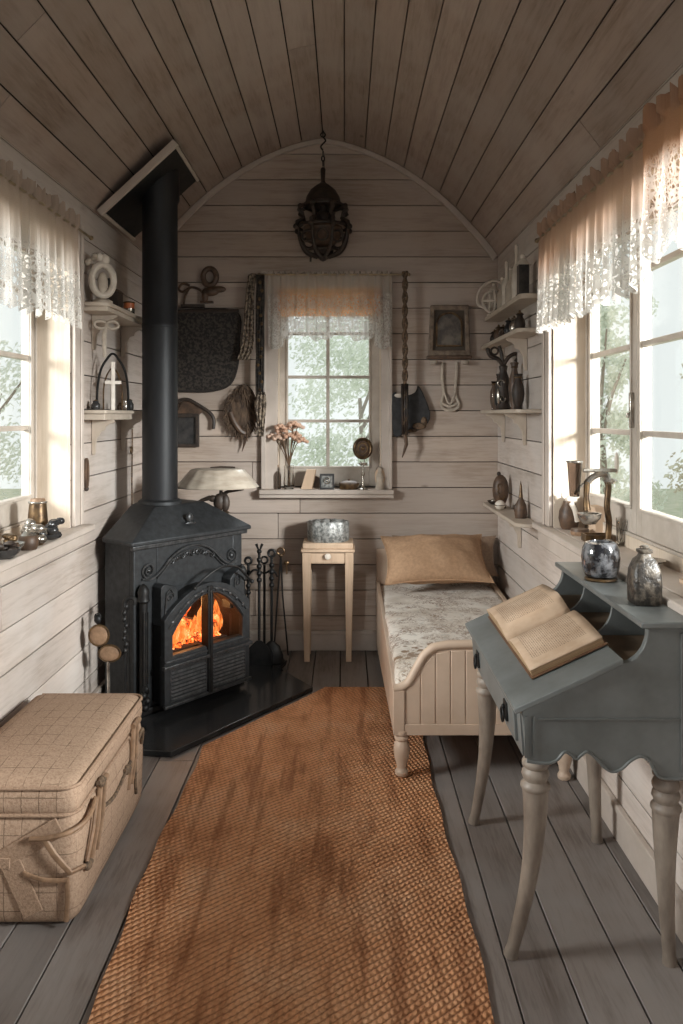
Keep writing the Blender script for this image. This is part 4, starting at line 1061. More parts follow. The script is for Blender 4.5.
# left of the stove: disc paddle and scroll poker on the flank
t = thing('long_handled_pan', 'tan twin disc long handled tool standing by the left flank of the stove', 'fire tool', (-1.13, 3.78, .0))
m = MB(); m.tube([(.015,0,.03),(.012,0,.35)], .008, 8); m.build('handle', M['silver'], t)
m = MB(); m.ball((.018,0,.385),(.052,.012,.040),20); m.ball((-.032,.0,.470),(.048,.012,.050),20); m.build('disc', M['leather'], t)
m = MB(); m.torus((.018,-.002,.385),.050,.006,'y',24,6,1,.76); m.torus((-.032,-.002,.470),.046,.006,'y',24,6,1,1.04); m.build('rim', M['bronze'], t)
m = MB(); m.ball((-.038,0,.545),(.018,.016,.022),12); m.torus((-.038,0,.558),.014,.004); m.build('knob', M['iron_dark'], t)
m = MB(); m.lathe([(.045,0),(.050,.01),(.036,.022),(.02,.035),(.014,.05)],16,(.015,0,0)); 
for k in range(6): m.ball((.015+.034*math.cos(k*1.05),.02*math.sin(k*1.05),.022),(.018,.014,.016),8)
m.build('foot', M['bronze'], t)
t = thing('scroll_poker', 'dark scroll topped poker leaning at the near corner of the stove', 'fire tool', (-1.045, 3.80, .0))
m = MB(); m.tube([(0,0,.03),(.0,0,.60)], .008, 8); m.build('shaft', M['iron_dark'], t)
m = MB(); m.tube(smooth_poly([(0,0,.60),(.0,0,.625),(.02,0,.642),(.045,0,.635),(.045,0,.61)],5),.012,8)
for k in range(8): m.ball((.006*math.sin(k*2),0,.39+.03*k),(.013,.013,.016),8)
m.tube([(0,0,.40),(-.02,0,.37),(-.045,0,.375)],.007,6)
m.build('scroll_top', M['iron_dark'], t)
m = MB()
for k in range(3): a = k*2.1+.4; m.tube([(0,0,.05),(.04*math.cos(a),.04*math.sin(a),.02),(.06*math.cos(a),.06*math.sin(a),.002)],.006,6)
m.build('foot', M['iron_dark'], t)

# ================================================================== HANGING LANTERN
t = thing('hanging_lantern', 'dark ornate openwork iron lantern hanging from the ceiling ridge', 'lantern', (CX+.003, 4.98, 2.465))
m = MB(); m.torus((0,0,.790),.014,.004); m.tube(smooth_poly([(0,0,.775),(.016,0,.755),(.0,0,.735),(-.014,0,.715),(0,0,.695)],6),.005,6); m.tube([(0,0,.80),(0,0,.815)],.006,6)
for k in range(3): m.torus((0,0,.672-.030*k),.013,.004,'y' if k%2 else 'x',12,6,.7,1.3)
m.build('chain', M['iron_dark'], t)
m = MB(); m.lathe([(.010,.585),(.016,.575),(.012,.50),(.022,.485),(.030,.47)],16); m.lathe([(.125,.345),(.128,.355),(.112,.365),(.104,.40),(.078,.445),(.045,.472),(.018,.490),(.0,.492)],28); m.build('domed_cap', M['darkbrown'], t)
m = MB()
for k in range(8):
    a = k*PI/4+.39; c, s_ = math.cos(a), math.sin(a)
    m.tube([(c*r_, s_*r_, z) for r_, z in ((.118,.345),(.150,.335),(.158,.31),(.135,.29),(.125,.26),(.168,.235),(.172,.205))],[.011,.013,.015,.011,.011,.014,.012],7)
    m.tube(smooth_poly([(c*.165,s_*.165,.20),(c*.15,s_*.15,.12),(c*.11,s_*.11,.06),(c*.04,s_*.04,.03)],4),.011,7)
    m.ball((c*.178,s_*.178,.205),.018,8); m.ball((c*.150,s_*.150,.335),.016,8)
m.build('scroll_arms', M['darkbrown'], t)
m = MB(); m.torus((0,0,.215),.155,.010,'z',32,8); m.torus((0,0,.345),.120,.010,'z',32,8); m.torus((0,0,.065),.100,.008,'z',28,6)
for k in range(8): a = k*PI/4; m.torus((.13*math.cos(a),.13*math.sin(a),.14),.034,.007,'y' if abs(math.sin(a))>.6 else 'x',14,6)
m.build('rings', M['darkbrown'], t)
m = MB(); m.lathe([(.0,0),(.018,.008),(.030,.030),(.022,.045),(.040,.060),(.055,.075),(.0,.09)],18); m.tube([(-.075,0,.05),(-.078,0,.0)],.006,6); m.build('bottom_finial', M['darkbrown'], t)
m = MB(); m.lathe([(.040,.09),(.10,.13),(.125,.20),(.118,.215),(.09,.14),(.035,.10)],28); m.build('bowl', M['brown'], t)
m = MB(); m.tube([(0,0,.09),(0,0,.35)],.020,10); m.ball((0,0,.27),(.045,.045,.05),12); m.build('stem', M['darkbrown'], t)
# ================================================================== CURTAINS
def lacemat(name, peach, lace_top, sheer=.80, peachz=(0,0), cell=42):
    """object z is measured down from the rod; lace below lace_top"""
    m = bpy.data.materials.new(name); m.use_nodes = True; nt = m.node_tree; nt.nodes.clear()
    out = nt.nodes.new('ShaderNodeOutputMaterial'); uv = nt.nodes.new('ShaderNodeUVMap'); sp = nt.nodes.new('ShaderNodeSeparateXYZ'); nt.links.new(uv.outputs[0], sp.inputs[0])
    U, V = sp.outputs[0], sp.outputs[1]      # metres along the cloth, metres below the rod
    fine = noisef(nt, uv.outputs[0], 260, 2, .6)
    v = nt.nodes.new('ShaderNodeTexVoronoi'); v.inputs['Scale'].default_value = cell; v.feature = 'DISTANCE_TO_EDGE'; nt.links.new(uv.outputs[0], v.inputs['Vector'])
    net = ramp(nt, v.outputs['Distance'], [(.07,(1,1,1)),(.16,(0,0,0))])
    fl = noisef(nt, uv.outputs[0], 26, 3, .6, 1.4); flower = ramp(nt, fl, [(.50,(0,0,0)),(.54,(1,1,1))])
    lace = mathn(nt,'MAXIMUM', net, flower)
    islace = ramp(nt, mathn(nt,'MULTIPLY_ADD', noisef(nt, uv.outputs[0], 9, 2), .08, V), [(lace_top+.02,(0,0,0)),(lace_top+.07,(1,1,1))])
    cover_sheer = mathn(nt,'MULTIPLY_ADD', fine, .35, sheer-.17)
    cover_lace = mathn(nt,'MULTIPLY_ADD', lace, .72, .20)
    mx = nt.nodes.new('ShaderNodeMix'); nt.links.new(islace, mx.inputs[0]); nt.links.new(cover_sheer, mx.inputs[2]); nt.links.new(cover_lace, mx.inputs[3])
    alpha = mathn(nt,'MINIMUM', mx.outputs[0], 1.0)
    colr = ramp(nt, mathn(nt,'MULTIPLY_ADD', noisef(nt, uv.outputs[0], 7, 2), .10, V), [(peachz[0],(.40,.32,.26)),(peachz[0]+.06,peach),(peachz[1],peach),(min(1,peachz[1]+.14),(.54,.50,.46))])
    colr = mixc(nt, mathn(nt,'MULTIPLY', mathn(nt,'MULTIPLY', islace, lace), .55), colr, (.70,.67,.63))
    d = nt.nodes.new('ShaderNodeBsdfDiffuse'); t = nt.nodes.new('ShaderNodeBsdfTranslucent'); a = nt.nodes.new('ShaderNodeMixShader'); a.inputs[0].default_value = .42
    nt.links.new(colr, d.inputs[0]); nt.links.new(colr, t.inputs[0]); nt.links.new(d.outputs[0], a.inputs[1]); nt.links.new(t.outputs[0], a.inputs[2])
    tr = nt.nodes.new('ShaderNodeBsdfTransparent'); b = nt.nodes.new('ShaderNodeMixShader'); nt.links.new(alpha, b.inputs[0]); nt.links.new(tr.outputs[0], b.inputs[1]); nt.links.new(a.outputs[0], b.inputs[2])
    nt.links.new(b.outputs[0], out.inputs[0]); return m
def cloth(name, mt, L, H, pleats, amp, hem, parent, loc, rotz, head=.05, seed=0, flare=0, nu=None, tails=None, top=0.0):
    """pleated hanging cloth: local x along the rod 0..L, z 0 at the rod"""
    nu = nu or int(L*150); nv = 34; vs = []; uvs = []
    for j in range(nv+1):
        for i in range(nu+1):
            u = i/nu; x = u*L; f = j/nv
            h_ = H
            if tails: h_ = tails(u)*H
            sc = hem*abs(math.sin(x*PI/.085+seed))
            z = (head+top)-(h_+head+top-hem+sc)*f if True else 0
            down = max(0, -z)/H
            ph = 2*PI*pleats*u+1.3*math.sin(5*u+seed)+.8*math.sin(13*u+seed*2)
            ruff = 1.0 if z > 0 else (.35+.75*down)
            y = amp*ruff*(math.sin(ph)+.35*math.sin(2.3*ph+seed))
            if z > 0.004: y += .010*math.sin(ph*2.7); z += .010*math.sin(ph*1.9+1)+.008*math.sin(ph*3.7)
            xx = x+.35*amp*math.cos(ph)*down+flare*(u-.5)*down
            vs.append((xx, y, z)); uvs.append((x*1.6+seed, max(0, -z)))
    me = bpy.data.meshes.new(name)
    fs = [(j*(nu+1)+i, j*(nu+1)+i+1, (j+1)*(nu+1)+i+1, (j+1)*(nu+1)+i) for j in range(nv) for i in range(nu)]
    me.from_pydata(vs, [], fs); uvl = me.uv_layers.new(name='cloth')
    for lp in me.loops: uvl.data[lp.index].uv = uvs[lp.vertex_index]
    me.polygons.foreach_set('use_smooth', [True]*len(me.polygons)); me.materials.append(mt)
    o = bpy.data.objects.new(name, me); COL.objects.link(o); o.location = loc; o.rotation_euler = (0,0,rotz)
    if parent is not None: o.parent = parent
    return o
PE = (.66,.40,.25)
M['lace_side'] = lacemat('lace_dyed_peach', (.50,.33,.24), .22, .84, (.0,.17))
M['lace_left'] = lacemat('lace_pale', (.48,.38,.31), .20, .84, (.0,.14))
M['lace_near'] = lacemat('lace_orange', (.46,.25,.15), .10, .86, (.0,.26), 48)
M['lace_back'] = lacemat('lace_cream', (.60,.53,.46), .13, .46, (.0,.06), 60)
M['brass'] = mat('dull_brass_rod', (.40,.32,.20), (.25,.19,.12), 20, rough=.35, metal=.7, bump=.05)
def rod(name, label, a, b, r=.006):
    a, b = Vector(a), Vector(b); c = (a+b)/2; t = thing(name, label, 'curtain rod', tuple(c))
    m = MB(); m.tube([a-c, b-c], r, 10); m.build('pole', M['brass'], t)
    for p in (a, b): m = MB(); m.ball(tuple(p-c), r*1.9, 10); m.build('finial', M['brass'], t)
    return t
rz = PI/2
# right wall: local x runs towards +Y
rod('curtain_rod', 'thin brass curtain rod along the top of the right window', (.925, 1.15, 2.352), (.925, 3.86, 2.352))
c = cloth('lace_curtain', M['lace_side'], 1.40, .455, 15, .018, .035, None, (.925, 2.43, 2.352), rz, head=.055, seed=2, flare=.03)
tag(c, 'gathered peach and white lace valance over the far half of the right window', 'curtain')
c = cloth('lace_curtain', M['lace_near'], 1.22, .40, 11, .018, .045, None, (.900, 1.22, 2.352), rz, head=.055, seed=5, flare=.03)
tag(c, 'deeper orange lace valance overlapping at the near end of the right window', 'curtain')
rod('curtain_rod', 'thin brass curtain rod along the top of the left window', (-1.205, 1.15, 2.352), (-1.205, 3.80, 2.352))
c = cloth('lace_curtain', M['lace_left'], 2.34, .455, 24, .016, .04, None, (-1.205, 1.27, 2.352), rz, head=.05, seed=1, flare=.02)
tag(c, 'pale gathered lace valance hanging over the left window', 'curtain')
rod('curtain_rod', 'long brass curtain rod above the back window', (-.545, 5.075, 2.402), (.405, 5.075, 2.402))
c = cloth('lace_curtain', M['lace_back'], .79, .475, 12, .015, .020, None, (-.49, 5.075, 2.402), 0, head=.012, seed=3, tails=lambda u: 1.0 if (u < .13 or u > .86) else .86+.04*math.sin(u*19))
tag(c, 'sheer lace valance with scalloped edge over the back window', 'curtain')
lin, nt, bb = newmat('orange_lining'); nt.nodes.remove(bb)
d = nt.nodes.new('ShaderNodeBsdfDiffuse'); t_ = nt.nodes.new('ShaderNodeBsdfTranslucent'); a_ = nt.nodes.new('ShaderNodeMixShader'); a_.inputs[0].default_value = .75
for q_ in (d, t_): q_.inputs[0].default_value = (.85,.44,.22,1)
nt.links.new(d.outputs[0], a_.inputs[1]); nt.links.new(t_.outputs[0], a_.inputs[2]); nt.links.new(a_.outputs[0], nt.nodes['Material Output'].inputs[0]); M['lining'] = lin
l_ = cloth('lining', M['lining'], .655, .175, 9, .006, .002, c, (.06, .028, -.088), 0, head=.0, seed=6); l_['label'] = 'plain orange lining strip'

# ================================================================== SHELVES
def bracket(parent, x, y, z, out, up=.0, depth=.10, h=.17, wd=.014):
    """scroll bracket under a wall shelf; wall face at local x, out = direction into the room"""
    pr = smooth_poly([(0,0),(depth,0),(depth,-.014),(depth*.82,-.022),(depth*.66,-.036),(depth*.62,-.052),(depth*.45,-.058),(depth*.34,-.078),(depth*.22,-.10),(.018,-h),(0,-h)], 3)
    m = MB(); m.prism([(x+out*a, z+b) for a, b in pr], y-wd/2, y+wd/2, 'y'); m.build('bracket', M['shelf'], parent, bevel=.002)
def shelf(label, wallx, out, y0, y1, z, depth, th, brs, group, rounded=.04, lip=0):
    t = thing('wall_shelf', label, 'shelf', (wallx, (y0+y1)/2, z), 0, group)
    h = (y1-y0)/2; d = depth; r = rounded
    poly = [(0,-h),(out*(d-r),-h)]+[(out*(d-r+r*math.sin(a)), -h+r-r*math.cos(a)) for a in [PI/2*k/6 for k in range(1,7)]]+[(out*(d-r+r*math.cos(a)), h-r+r*math.sin(a)) for a in [PI/2*k/6 for k in range(7)]]+[(0,h)]
    m = MB(); m.prism([(x+out*.001, y) for x, y in poly], -th, 0, 'z'); m.build('board', M['shelf'], t, bevel=.004)
    if lip:
        m = MB(); m.box(min(out*.002,out*(d-.012)), max(out*.002,out*(d-.012)), -h+.015, h-.015, -th-lip, -th); m.build('apron', M['shelf'], t, bevel=.003)
    for y in brs: bracket(t, out*.001, y-(y0+y1)/2, -th-lip, out, depth=d*.85)
    return t
LS = 'wall shelves left of the stove pipe'; RS = 'scroll bracket shelves on the right wall'
shelf('upper cream shelf on the left wall beside the stove pipe', XL, 1, 3.80, 4.66, 2.050, .140, .020, [3.98, 4.5], LS, .05, .022)
shelf('lower cream shelf on the left wall beside the stove pipe', XL, 1, 3.80, 4.66, 1.535, .125, .018, [3.98, 4.5], LS, .01, .030)
SA, SB, SC_, SD = 2.118, 1.945, 1.540, .965
shelf('topmost cream shelf in the far right corner', XR, -1, 3.98, 5.02, SA, .110, .026, [], RS)
shelf('second cream bracket shelf from the top in the far right corner', XR, -1, 3.97, 5.06, SB, .125, .022, [4.30, 4.92], RS)
shelf('third cream shelf with two scroll brackets in the far right corner', XR, -1, 3.97, 5.06, SC_, .130, .020, [4.32, 4.90], RS)
shelf('lowest small curved shelf above the bed in the far right corner', XR, -1, 4.00, 5.05, SD, .120, .020, [4.45], RS, .07)
# ---- generic small objects
def obj(name, label, cat, loc, parts, group=None, rotz=0):
    """parts: list of (part name, material key, builder)"""
    t = thing(name, label, cat, loc, rotz, group)
    for pn, mk, fn in parts:
        m = MB(); fn(m); m.build(pn, M[mk], t, ang=45)
    return t
def urn(h, r, n=.35):
    return [(r*.55,0),(r*.62,h*.03),(r*.5,h*.07),(r*.85,h*.25),(r,h*.45),(r*.86,h*.66),(r*n,h*.82),(r*n*.9,h*.9),(r*n*1.4,h*.98),(r*n*1.3,h),(r*n,h*.97),(0,h*.9)]
def neck(h, r): return [(r*n_, h*z) for n_, z in ((.9,0),(1,.03),(1,.5),(.8,.62),(.38,.72),(.32,.88),(.42,.93),(.42,1),(.3,1))]+[(0,h*.97)]
lx = XL+.075
# left upper shelf
obj('figurine', 'white looped oval figurine with round head on the upper left shelf', 'figurine', (lx+.01, 3.88, 2.050), [
 ('base','cream',lambda m: m.lathe([(.045,0),(.048,.012),(.030,.022),(.0,.03)],18)),
 ('loop','white',lambda m: m.torus((0,0,.115),.052,.017,'y',26,8,1,1.45)),
 ('head','white',lambda m: (m.ball((.012,0,.215),(.022,.020,.028),12), m.ball((-.015,0,.225),(.020,.016,.022),10))),
 ('body','cream',lambda m: m.ball((0,.0,.10),(.026,.018,.055),12))], rotz=.5)
obj('seashell_cluster', 'small bumpy cream ornament at the end of the lace curtain on the upper left shelf', 'ornament', (XL+.035, 3.868, 2.20), [
 ('cluster','cream',lambda m: [m.ball((.02*math.cos(k*1.3),.012*math.sin(k*2.1),.02+.012*k),(.016,.014,.013),8) for k in range(6)]),
 ('stem','brown',lambda m: m.tube([(0,0,-.149),(0,0,.02)],.006,8))])
obj('lantern_box', 'dark little carved box lantern in the middle of the upper left shelf', 'box', (lx, 4.08, 2.050), [
 ('body','darkbrown',lambda m: m.box(-.040,.040,-.045,.045,0,.085)),
 ('lid','brown',lambda m: m.prism([(-.046,.085),(.046,.085),(.030,.100),(-.030,.100)],-.05,.05,'y'))])
obj('bird_figure', 'small dark bird figure perched behind the box on the upper left shelf', 'figurine', (lx-.045, 4.17, 2.050), [
 ('post','darkbrown',lambda m: (m.lathe([(.02,0),(.018,.01),(.006,.016),(.005,.13)],10), m.ball((0,0,.135),(.01,.01,.008),8))),
 ('bird','black',lambda m: (m.ball((0,0,.155),(.030,.022,.020),12), m.ball((.02,0,.178),(.014,.012,.012),10), m.tube([(-.02,0,.16),(-.055,0,.178)],[.012,.003],6)))])
obj('candle_jar', 'small jar with amber orange band on the far end of the upper left shelf', 'jar', (lx+.028, 4.285, 2.050), [
 ('body','silver',lambda m: m.lathe([(.026,0),(.030,.004),(.030,.030)],18)),
 ('candle','orange',lambda m: m.lathe([(.029,.030),(.029,.060),(0,.062)],18)),
 ('rim','bronze',lambda m: m.torus((0,0,.062),.028,.004,'z'))])
# left lower shelf: arch frame, bows, jars
obj('arched_wire_frame', 'dark arched wire frame with a pale cross on the lower left shelf', 'ornament', (lx+.03, 3.98, 1.535), [
 ('arch','iron_dark',lambda m: m.tube(smooth_poly([(-.075,0,.0),(-.075,0,.10),(-.058,0,.20),(-.02,0,.265),(0,0,.28),(.02,0,.265),(.058,0,.20),(.075,0,.10),(.075,0,.0)],6),.006,8)),
 ('inner_arch','bronze',lambda m: m.tube(smooth_poly([(-.045,0,.0),(-.045,0,.10),(-.03,0,.17),(0,0,.21),(.03,0,.17),(.045,0,.10),(.045,0,.0)],6),.004,8)),
 ('cross','white',lambda m: (m.box(-.009,.009,-.008,.008,.0,.24), m.box(-.040,.040,-.007,.007,.130,.146)))], rotz=.5)
obj('ribbon_bow', 'cream ribbon bow tied in front of the bracket under the upper left shelf', 'bow', (XL+.085, 3.94, 1.955), [
 ('loops','cream',lambda m: (m.torus((-.030,0,0),.026,.008,'y',16,6,1.1,.7), m.torus((.030,0,0),.026,.008,'y',16,6,1.1,.7))),
 ('knot','cream',lambda m: m.ball((0,-.002,0),(.013,.011,.013),10)),
 ('tails','cream',lambda m: m.tube([(0,0,0),(-.012,0,-.05),(-.008,0,-.16)],[.009,.012,.008],8,.4))], rotz=.5)
for k, (y, r_, h_, mk, lb) in enumerate([(3.90,.022,.045,'black','round black bead jar at the near end of the lower left shelf'),(4.06,.018,.035,'smoke','small smoky glass jar right of the wire arch on the lower left shelf'),(4.15,.016,.050,'silver','little silver cup on the lower left shelf'),(4.24,.020,.055,'iron_dark','small dark pot furthest along the lower left shelf')]):
    obj('little_jar', lb, 'jar', (lx+(.045 if k else -.03), y, 1.535), [('body',mk,lambda m, r_=r_, h_=h_: m.lathe([(r_*.7,0),(r_,h_*.2),(r_,h_*.6),(r_*.6,h_*.85),(r_*.65,h_),(0,h_*.95)],16)),('lid','bronze',lambda m, r_=r_, h_=h_: m.ball((0,0,h_),(r_*.5,r_*.5,r_*.3),10))], 'little jars on the lower left shelf')
p = PX(82, 478, XL+.012)
obj('carved_hook', 'small brown carved oval hook on the left wall beside the window', 'wall hook', (XL+.014, p.y+.06, 1.18), [
 ('loop','brown',lambda m: m.torus((0,0,.05),.030,.008,'x',18,6,.7,2.3)), ('bead','darkbrown',lambda m: m.ball((0,0,-.025),.012,10))])
p = PX(140, 400, XL+.012)
obj('hanging_rope', 'thin brown cord with a ring hanging on the left wall beside the pipe', 'cord', (XL+.014, 4.68, 1.52), [
 ('cord','rope',lambda m: m.tube([(0,0,0),(0,.006,-.15),(0,-.004,-.40),(0,.002,-.62)],.005,6)), ('ring','bronze',lambda m: m.torus((.0,-.01,-.215),.020,.005,'x'))])
# ---- right shelves
rx = XR-.058
obj('wicker_ball_teapot', 'white openwork wicker ball teapot at the far end of the top right shelf', 'teapot', (rx-.01, 4.90, SA), [
 ('foot','white',lambda m: m.lathe([(.040,0),(.045,.008),(.02,.02),(.0,.02)],18)),
 ('cage','white',lambda m: [m.torus((0,0,.088),.068,.009,'y',24,7), m.torus((0,0,.088),.066,.009,'x',24,7,.7,1), m.torus((0,0,.088),.066,.008,'z',24,7,1,.7), m.torus((-.03,0,.088),.050,.007,'x',20,6,.7,1.0), m.torus((.03,0,.088),.050,.007,'x',20,6,.7,1.0)]),
 ('handle','white',lambda m: m.tube(smooth_poly([(-.055,0,.05),(-.095,0,.07),(-.10,0,.12),(-.075,0,.175),(-.01,0,.215),(.05,0,.20),(.07,0,.15)],5),.009,8)),
 ('lid','white',lambda m: (m.lathe([(.035,.150),(.02,.172),(.008,.180)],16), m.ball((0,0,.19),.012,8)))])
for y, h_, r_, mk, lb in [(4.72,.19,.034,'cream','tall cream pitcher next to the wicker ball on the top right shelf'),(4.60,.26,.028,'white','slender white bottle in the middle of the top right shelf'),(4.47,.20,.036,'cream','plump cream jug with narrow neck on the top right shelf'),(4.34,.30,.026,'white','tallest white bottle near the lace curtain on the top right shelf')]:
    obj('white_bottle', lb, 'bottle', (rx+.008, y, SA), [('body',mk,lambda m, r_=r_, h_=h_: m.lathe(neck(h_, r_),20)),('stopper','white',lambda m, r_=r_, h_=h_: m.ball((0,0,h_+.008),(r_*.4,r_*.4,.012),10))], 'pale bottles on the top right shelf')
obj('dark_lantern', 'small black square lantern with white cap beside the lace curtain on the top right shelf', 'lantern', (rx-.010, 4.10, SA), [
 ('body','black',lambda m: (m.box(-.030,.030,-.030,.030,.0,.012), m.box(-.026,.026,-.026,.026,.012,.16))),
 ('cap','white',lambda m: (m.lathe([(.040,.16),(.02,.185),(.006,.20)],16), m.ball((0,0,.205),.014,10)))])
obj('black_blocks', 'small black box tucked behind the wicker ball on the top right shelf', 'box', (rx+.02, 4.80, SA), [('box','black',lambda m: m.box(-.028,.028,-.022,.022,0,.055)),('lid','iron_dark',lambda m: m.box(-.030,.030,-.024,.024,.055,.062))])
for k, (y, h_, r_, mk, lb) in enumerate([(4.93,.085,.030,'darkbrown','round dark pot at the far end of the second right shelf'),(4.80,.10,.030,'brown','brown pot second from the far end of the second right shelf'),(4.66,.085,.032,'smoke','smoky glass pot in the middle of the second right shelf'),(4.50,.105,.030,'black','black jar left of the silver one on the second right shelf'),(4.36,.10,.028,'silver','silver jar on the second right shelf'),(4.22,.11,.030,'darkbrown','dark tall jar nearest the window on the second right shelf')]):
    obj('small_pot', lb, 'pot', (rx, y, SB), [('body',mk,lambda m, r_=r_, h_=h_: m.lathe(urn(h_*.9, r_, .55),18)),('lid','bronze',lambda m, r_=r_, h_=h_: (m.lathe([(r_*.6,h_*.9),(r_*.5,h_*.95),(0,h_)],14), m.ball((0,0,h_*1.02),.007,8)))], 'dark pots on the second right shelf')
for k, (y, x_, h_, r_, mk, lb) in enumerate([(4.95,0,.18,.026,'smoke','smoky tall vase at the far end of the third right shelf'),(4.84,.01,.22,.026,'darkbrown','dark brown tall vase second along the third right shelf'),(4.74,-.01,.15,.028,'black','short black vase on the third right shelf beside the brown one'),(4.40,.01,.26,.034,'brown','tall brown vase behind the carved figure on the third right shelf'),(4.26,.0,.19,.034,'darkbrown','broad dark vase nearest the window on the third right shelf')]):
    obj('dark_vase', lb, 'vase', (rx+x_, y, SC_), [('body',mk,lambda m, r_=r_, h_=h_: m.lathe(urn(h_, r_, .5),20)),('neck_ring','bronze',lambda m, r_=r_, h_=h_: m.torus((0,0,h_*.9),r_*.5,.004,'z'))], 'dark vases on the third right shelf')
obj('antler_figure', 'dark carved figure with curling antler top in the middle of the third right shelf', 'figurine', (rx-.02, 4.56, SC_), [
 ('body','darkbrown',lambda m: m.lathe([(.040,0),(.045,.01),(.030,.04),(.042,.09),(.046,.14),(.030,.19),(.020,.22),(.026,.25),(0,.26)],16)),
 ('relief','silver',lambda m: (m.ball((-.03,-.025,.08),(.014,.014,.05),8), m.torus((-.02,-.038,.15),.018,.004,'y'), m.torus((-.01,-.04,.06),.014,.004,'y'))),
 ('antler','darkbrown',lambda m: (m.tube(smooth_poly([(0,0,.25),(-.03,0,.29),(-.075,0,.31),(-.09,0,.355)],5),[.012]*15+[.004],8), m.tube(smooth_poly([(0,0,.25),(.03,0,.30),(.07,0,.32),(.085,0,.30),(.07,0,.275)],5),.011,8), m.tube(smooth_poly([(0,0,.25),(-.01,0,.32),(-.025,0,.365)],5),.010,8), m.torus((-.05,0,.335),.020,.006,'y')))])
obj('carved_egg', 'large brown carved egg ornament on the lowest right shelf', 'ornament', (rx-.008, 4.70, SD), [
 ('foot','bronze',lambda m: m.lathe([(.035,0),(.030,.012),(.018,.018),(0,.02)],16)), ('egg','brown',lambda m: m.ball((0,0,.105),(.048,.044,.092),18)),
 ('relief','bronze',lambda m: [m.torus((-.012*math.sin(k),-.038,.07+.03*k),.014,.004,'y',12,5) for k in range(3)]),('tip','darkbrown',lambda m: m.ball((-.01,0,.20),(.012,.012,.014),8))])
obj('white_stone', 'smooth white pebble in front of the brown egg on the lowest right shelf', 'stone', (rx-.030, 4.605, SD), [('stone','white',lambda m: m.ball((0,0,.028),(.030,.026,.028),14)),('band','silver',lambda m: m.torus((0,0,.028),.029,.003,'z'))])
obj('shell_dish', 'small dark dish of shells at the far end of the lowest right shelf', 'dish', (rx-.005, 4.90, SD), [('dish','darkbrown',lambda m: m.lathe([(.025,0),(.040,.012),(.046,.022),(.042,.022),(.02,.010),(0,.008)],20)),('shells','silver',lambda m: [m.ball((.02*math.cos(k*2),.02*math.sin(k*2),.022),(.014,.012,.010),8) for k in range(5)])])
obj('spired_bottle', 'small brown bottle with tall spire stopper on the lowest right shelf near the window', 'bottle', (rx+.01, 4.24, SD), [
 ('body','brown',lambda m: (m.lathe([(.030,0),(.034,.02),(.030,.07),(.014,.10),(.010,.11)],16), m.ball((-.02,0,.05),(.018,.018,.03),8))), ('spire','bronze',lambda m: m.lathe([(.012,.11),(.009,.13),(.006,.17),(0,.20)],12))])

# ================================================================== BACK WALL DECORATION
yw = YB-.002
def wpt(px, py, off=.02): v = P(px, py, YB-off); return (v.x, v.z)
def flat(m, pxs, y0, y1, c):
    m.prism([(wpt(*p)[0]-c[0], wpt(*p)[1]-c[1]) for p in pxs], y0, y1, 'y')
M['tapestry'] = mat('dark_embroidered_lace', (.050,.040,.032), (.010,.008,.007), 62, rough=.8, bump=.7, kind='noise', lo=.42, hi=.56, bd=.004)
M['tapestry_rim'] = mat('dark_woven_rim', (.03,.024,.02), None, 50, rough=.8, bump=.5)
c = wpt(205, 350)
t = thing('dark_wall_panel', 'large dark embroidered curved bottom panel on the back wall beside the pipe', 'wall panel', (c[0], yw, c[1]))
sh_ = smooth_poly([(164,312),(200,310),(237,313),(239,340),(237,368),(229,385),(210,391),(185,391),(164,391)],5)
m = MB(); flat(m, sh_, -.028, -.001, c); m.build('panel', M['tapestry'], t, bevel=.004)
m = MB(); q = [(wpt(*p)[0]-c[0], -.026, wpt(*p)[1]-c[1]) for p in sh_]; m.tube(q+[q[0]], .008, 6); m.build('rim', M['tapestry_rim'], t)
m = MB(); a = wpt(164,311); b = wpt(239,311); m.tube([(a[0]-c[0],-.028,a[1]-c[1]),(b[0]-c[0],-.028,b[1]-c[1])], .011, 8); a=wpt(193,306); m.cbox((a[0]-c[0],-.02,a[1]-c[1]),(.15,.03,.02)); m.build('top_bar', M['darkbrown'], t)
c = wpt(210, 306)
t = thing('scroll_carving', 'brown carved bird and scroll ornament above the dark wall panel', 'carving', (c[0], yw, c[1]))
m = MB(); m.ball((.005,-.03,.09),(.055,.025,.030),14); m.ball((.055,-.03,.105),(.050,.018,.022),12); m.ball((-.03,-.03,.06),(.022,.02,.045),10); m.build('body', M['brown'], t)
m = MB(); m.torus((.0,-.03,.185),.042,.018,'y',22,8,1,1.25); m.build('ring_head', M['brown'], t)
m = MB(); m.tube(smooth_poly([(-.02,-.02,.04),(-.06,-.02,.10),(-.12,-.02,.12),(-.17,-.02,.09),(-.20,-.02,.11),(-.17,-.02,.145),(-.13,-.02,.13)],5),.008,6); m.build('scroll', M['brown'], t)
m = MB(); m.tube(smooth_poly([(-.13,-.015,.12),(-.16,-.015,.06),(-.17,-.015,.0)],5),.007,6); m.box(-.06,.02,-.04,-.001,.018,.03); m.build('stand', M['brown'], t)
c = wpt(192, 447)
t = thing('gabled_frame', 'small dark house shaped frame with gabled roof on the back wall by the pipe', 'picture frame', (c[0], yw, c[1]))
S = 1/155.5
m = MB(); m.ring([(-.14,.0),(.045,.0),(.045,.215),(-.14,.215)], [(-.12,.02),(.025,.02),(.025,.19),(-.12,.19)], -.035, -.001, 'y'); m.build('frame', M['darkbrown'], t, bevel=.003)
m = MB(); m.box(-.12,.025,-.015,-.001,.02,.19); m.build('picture', M['black'], t)
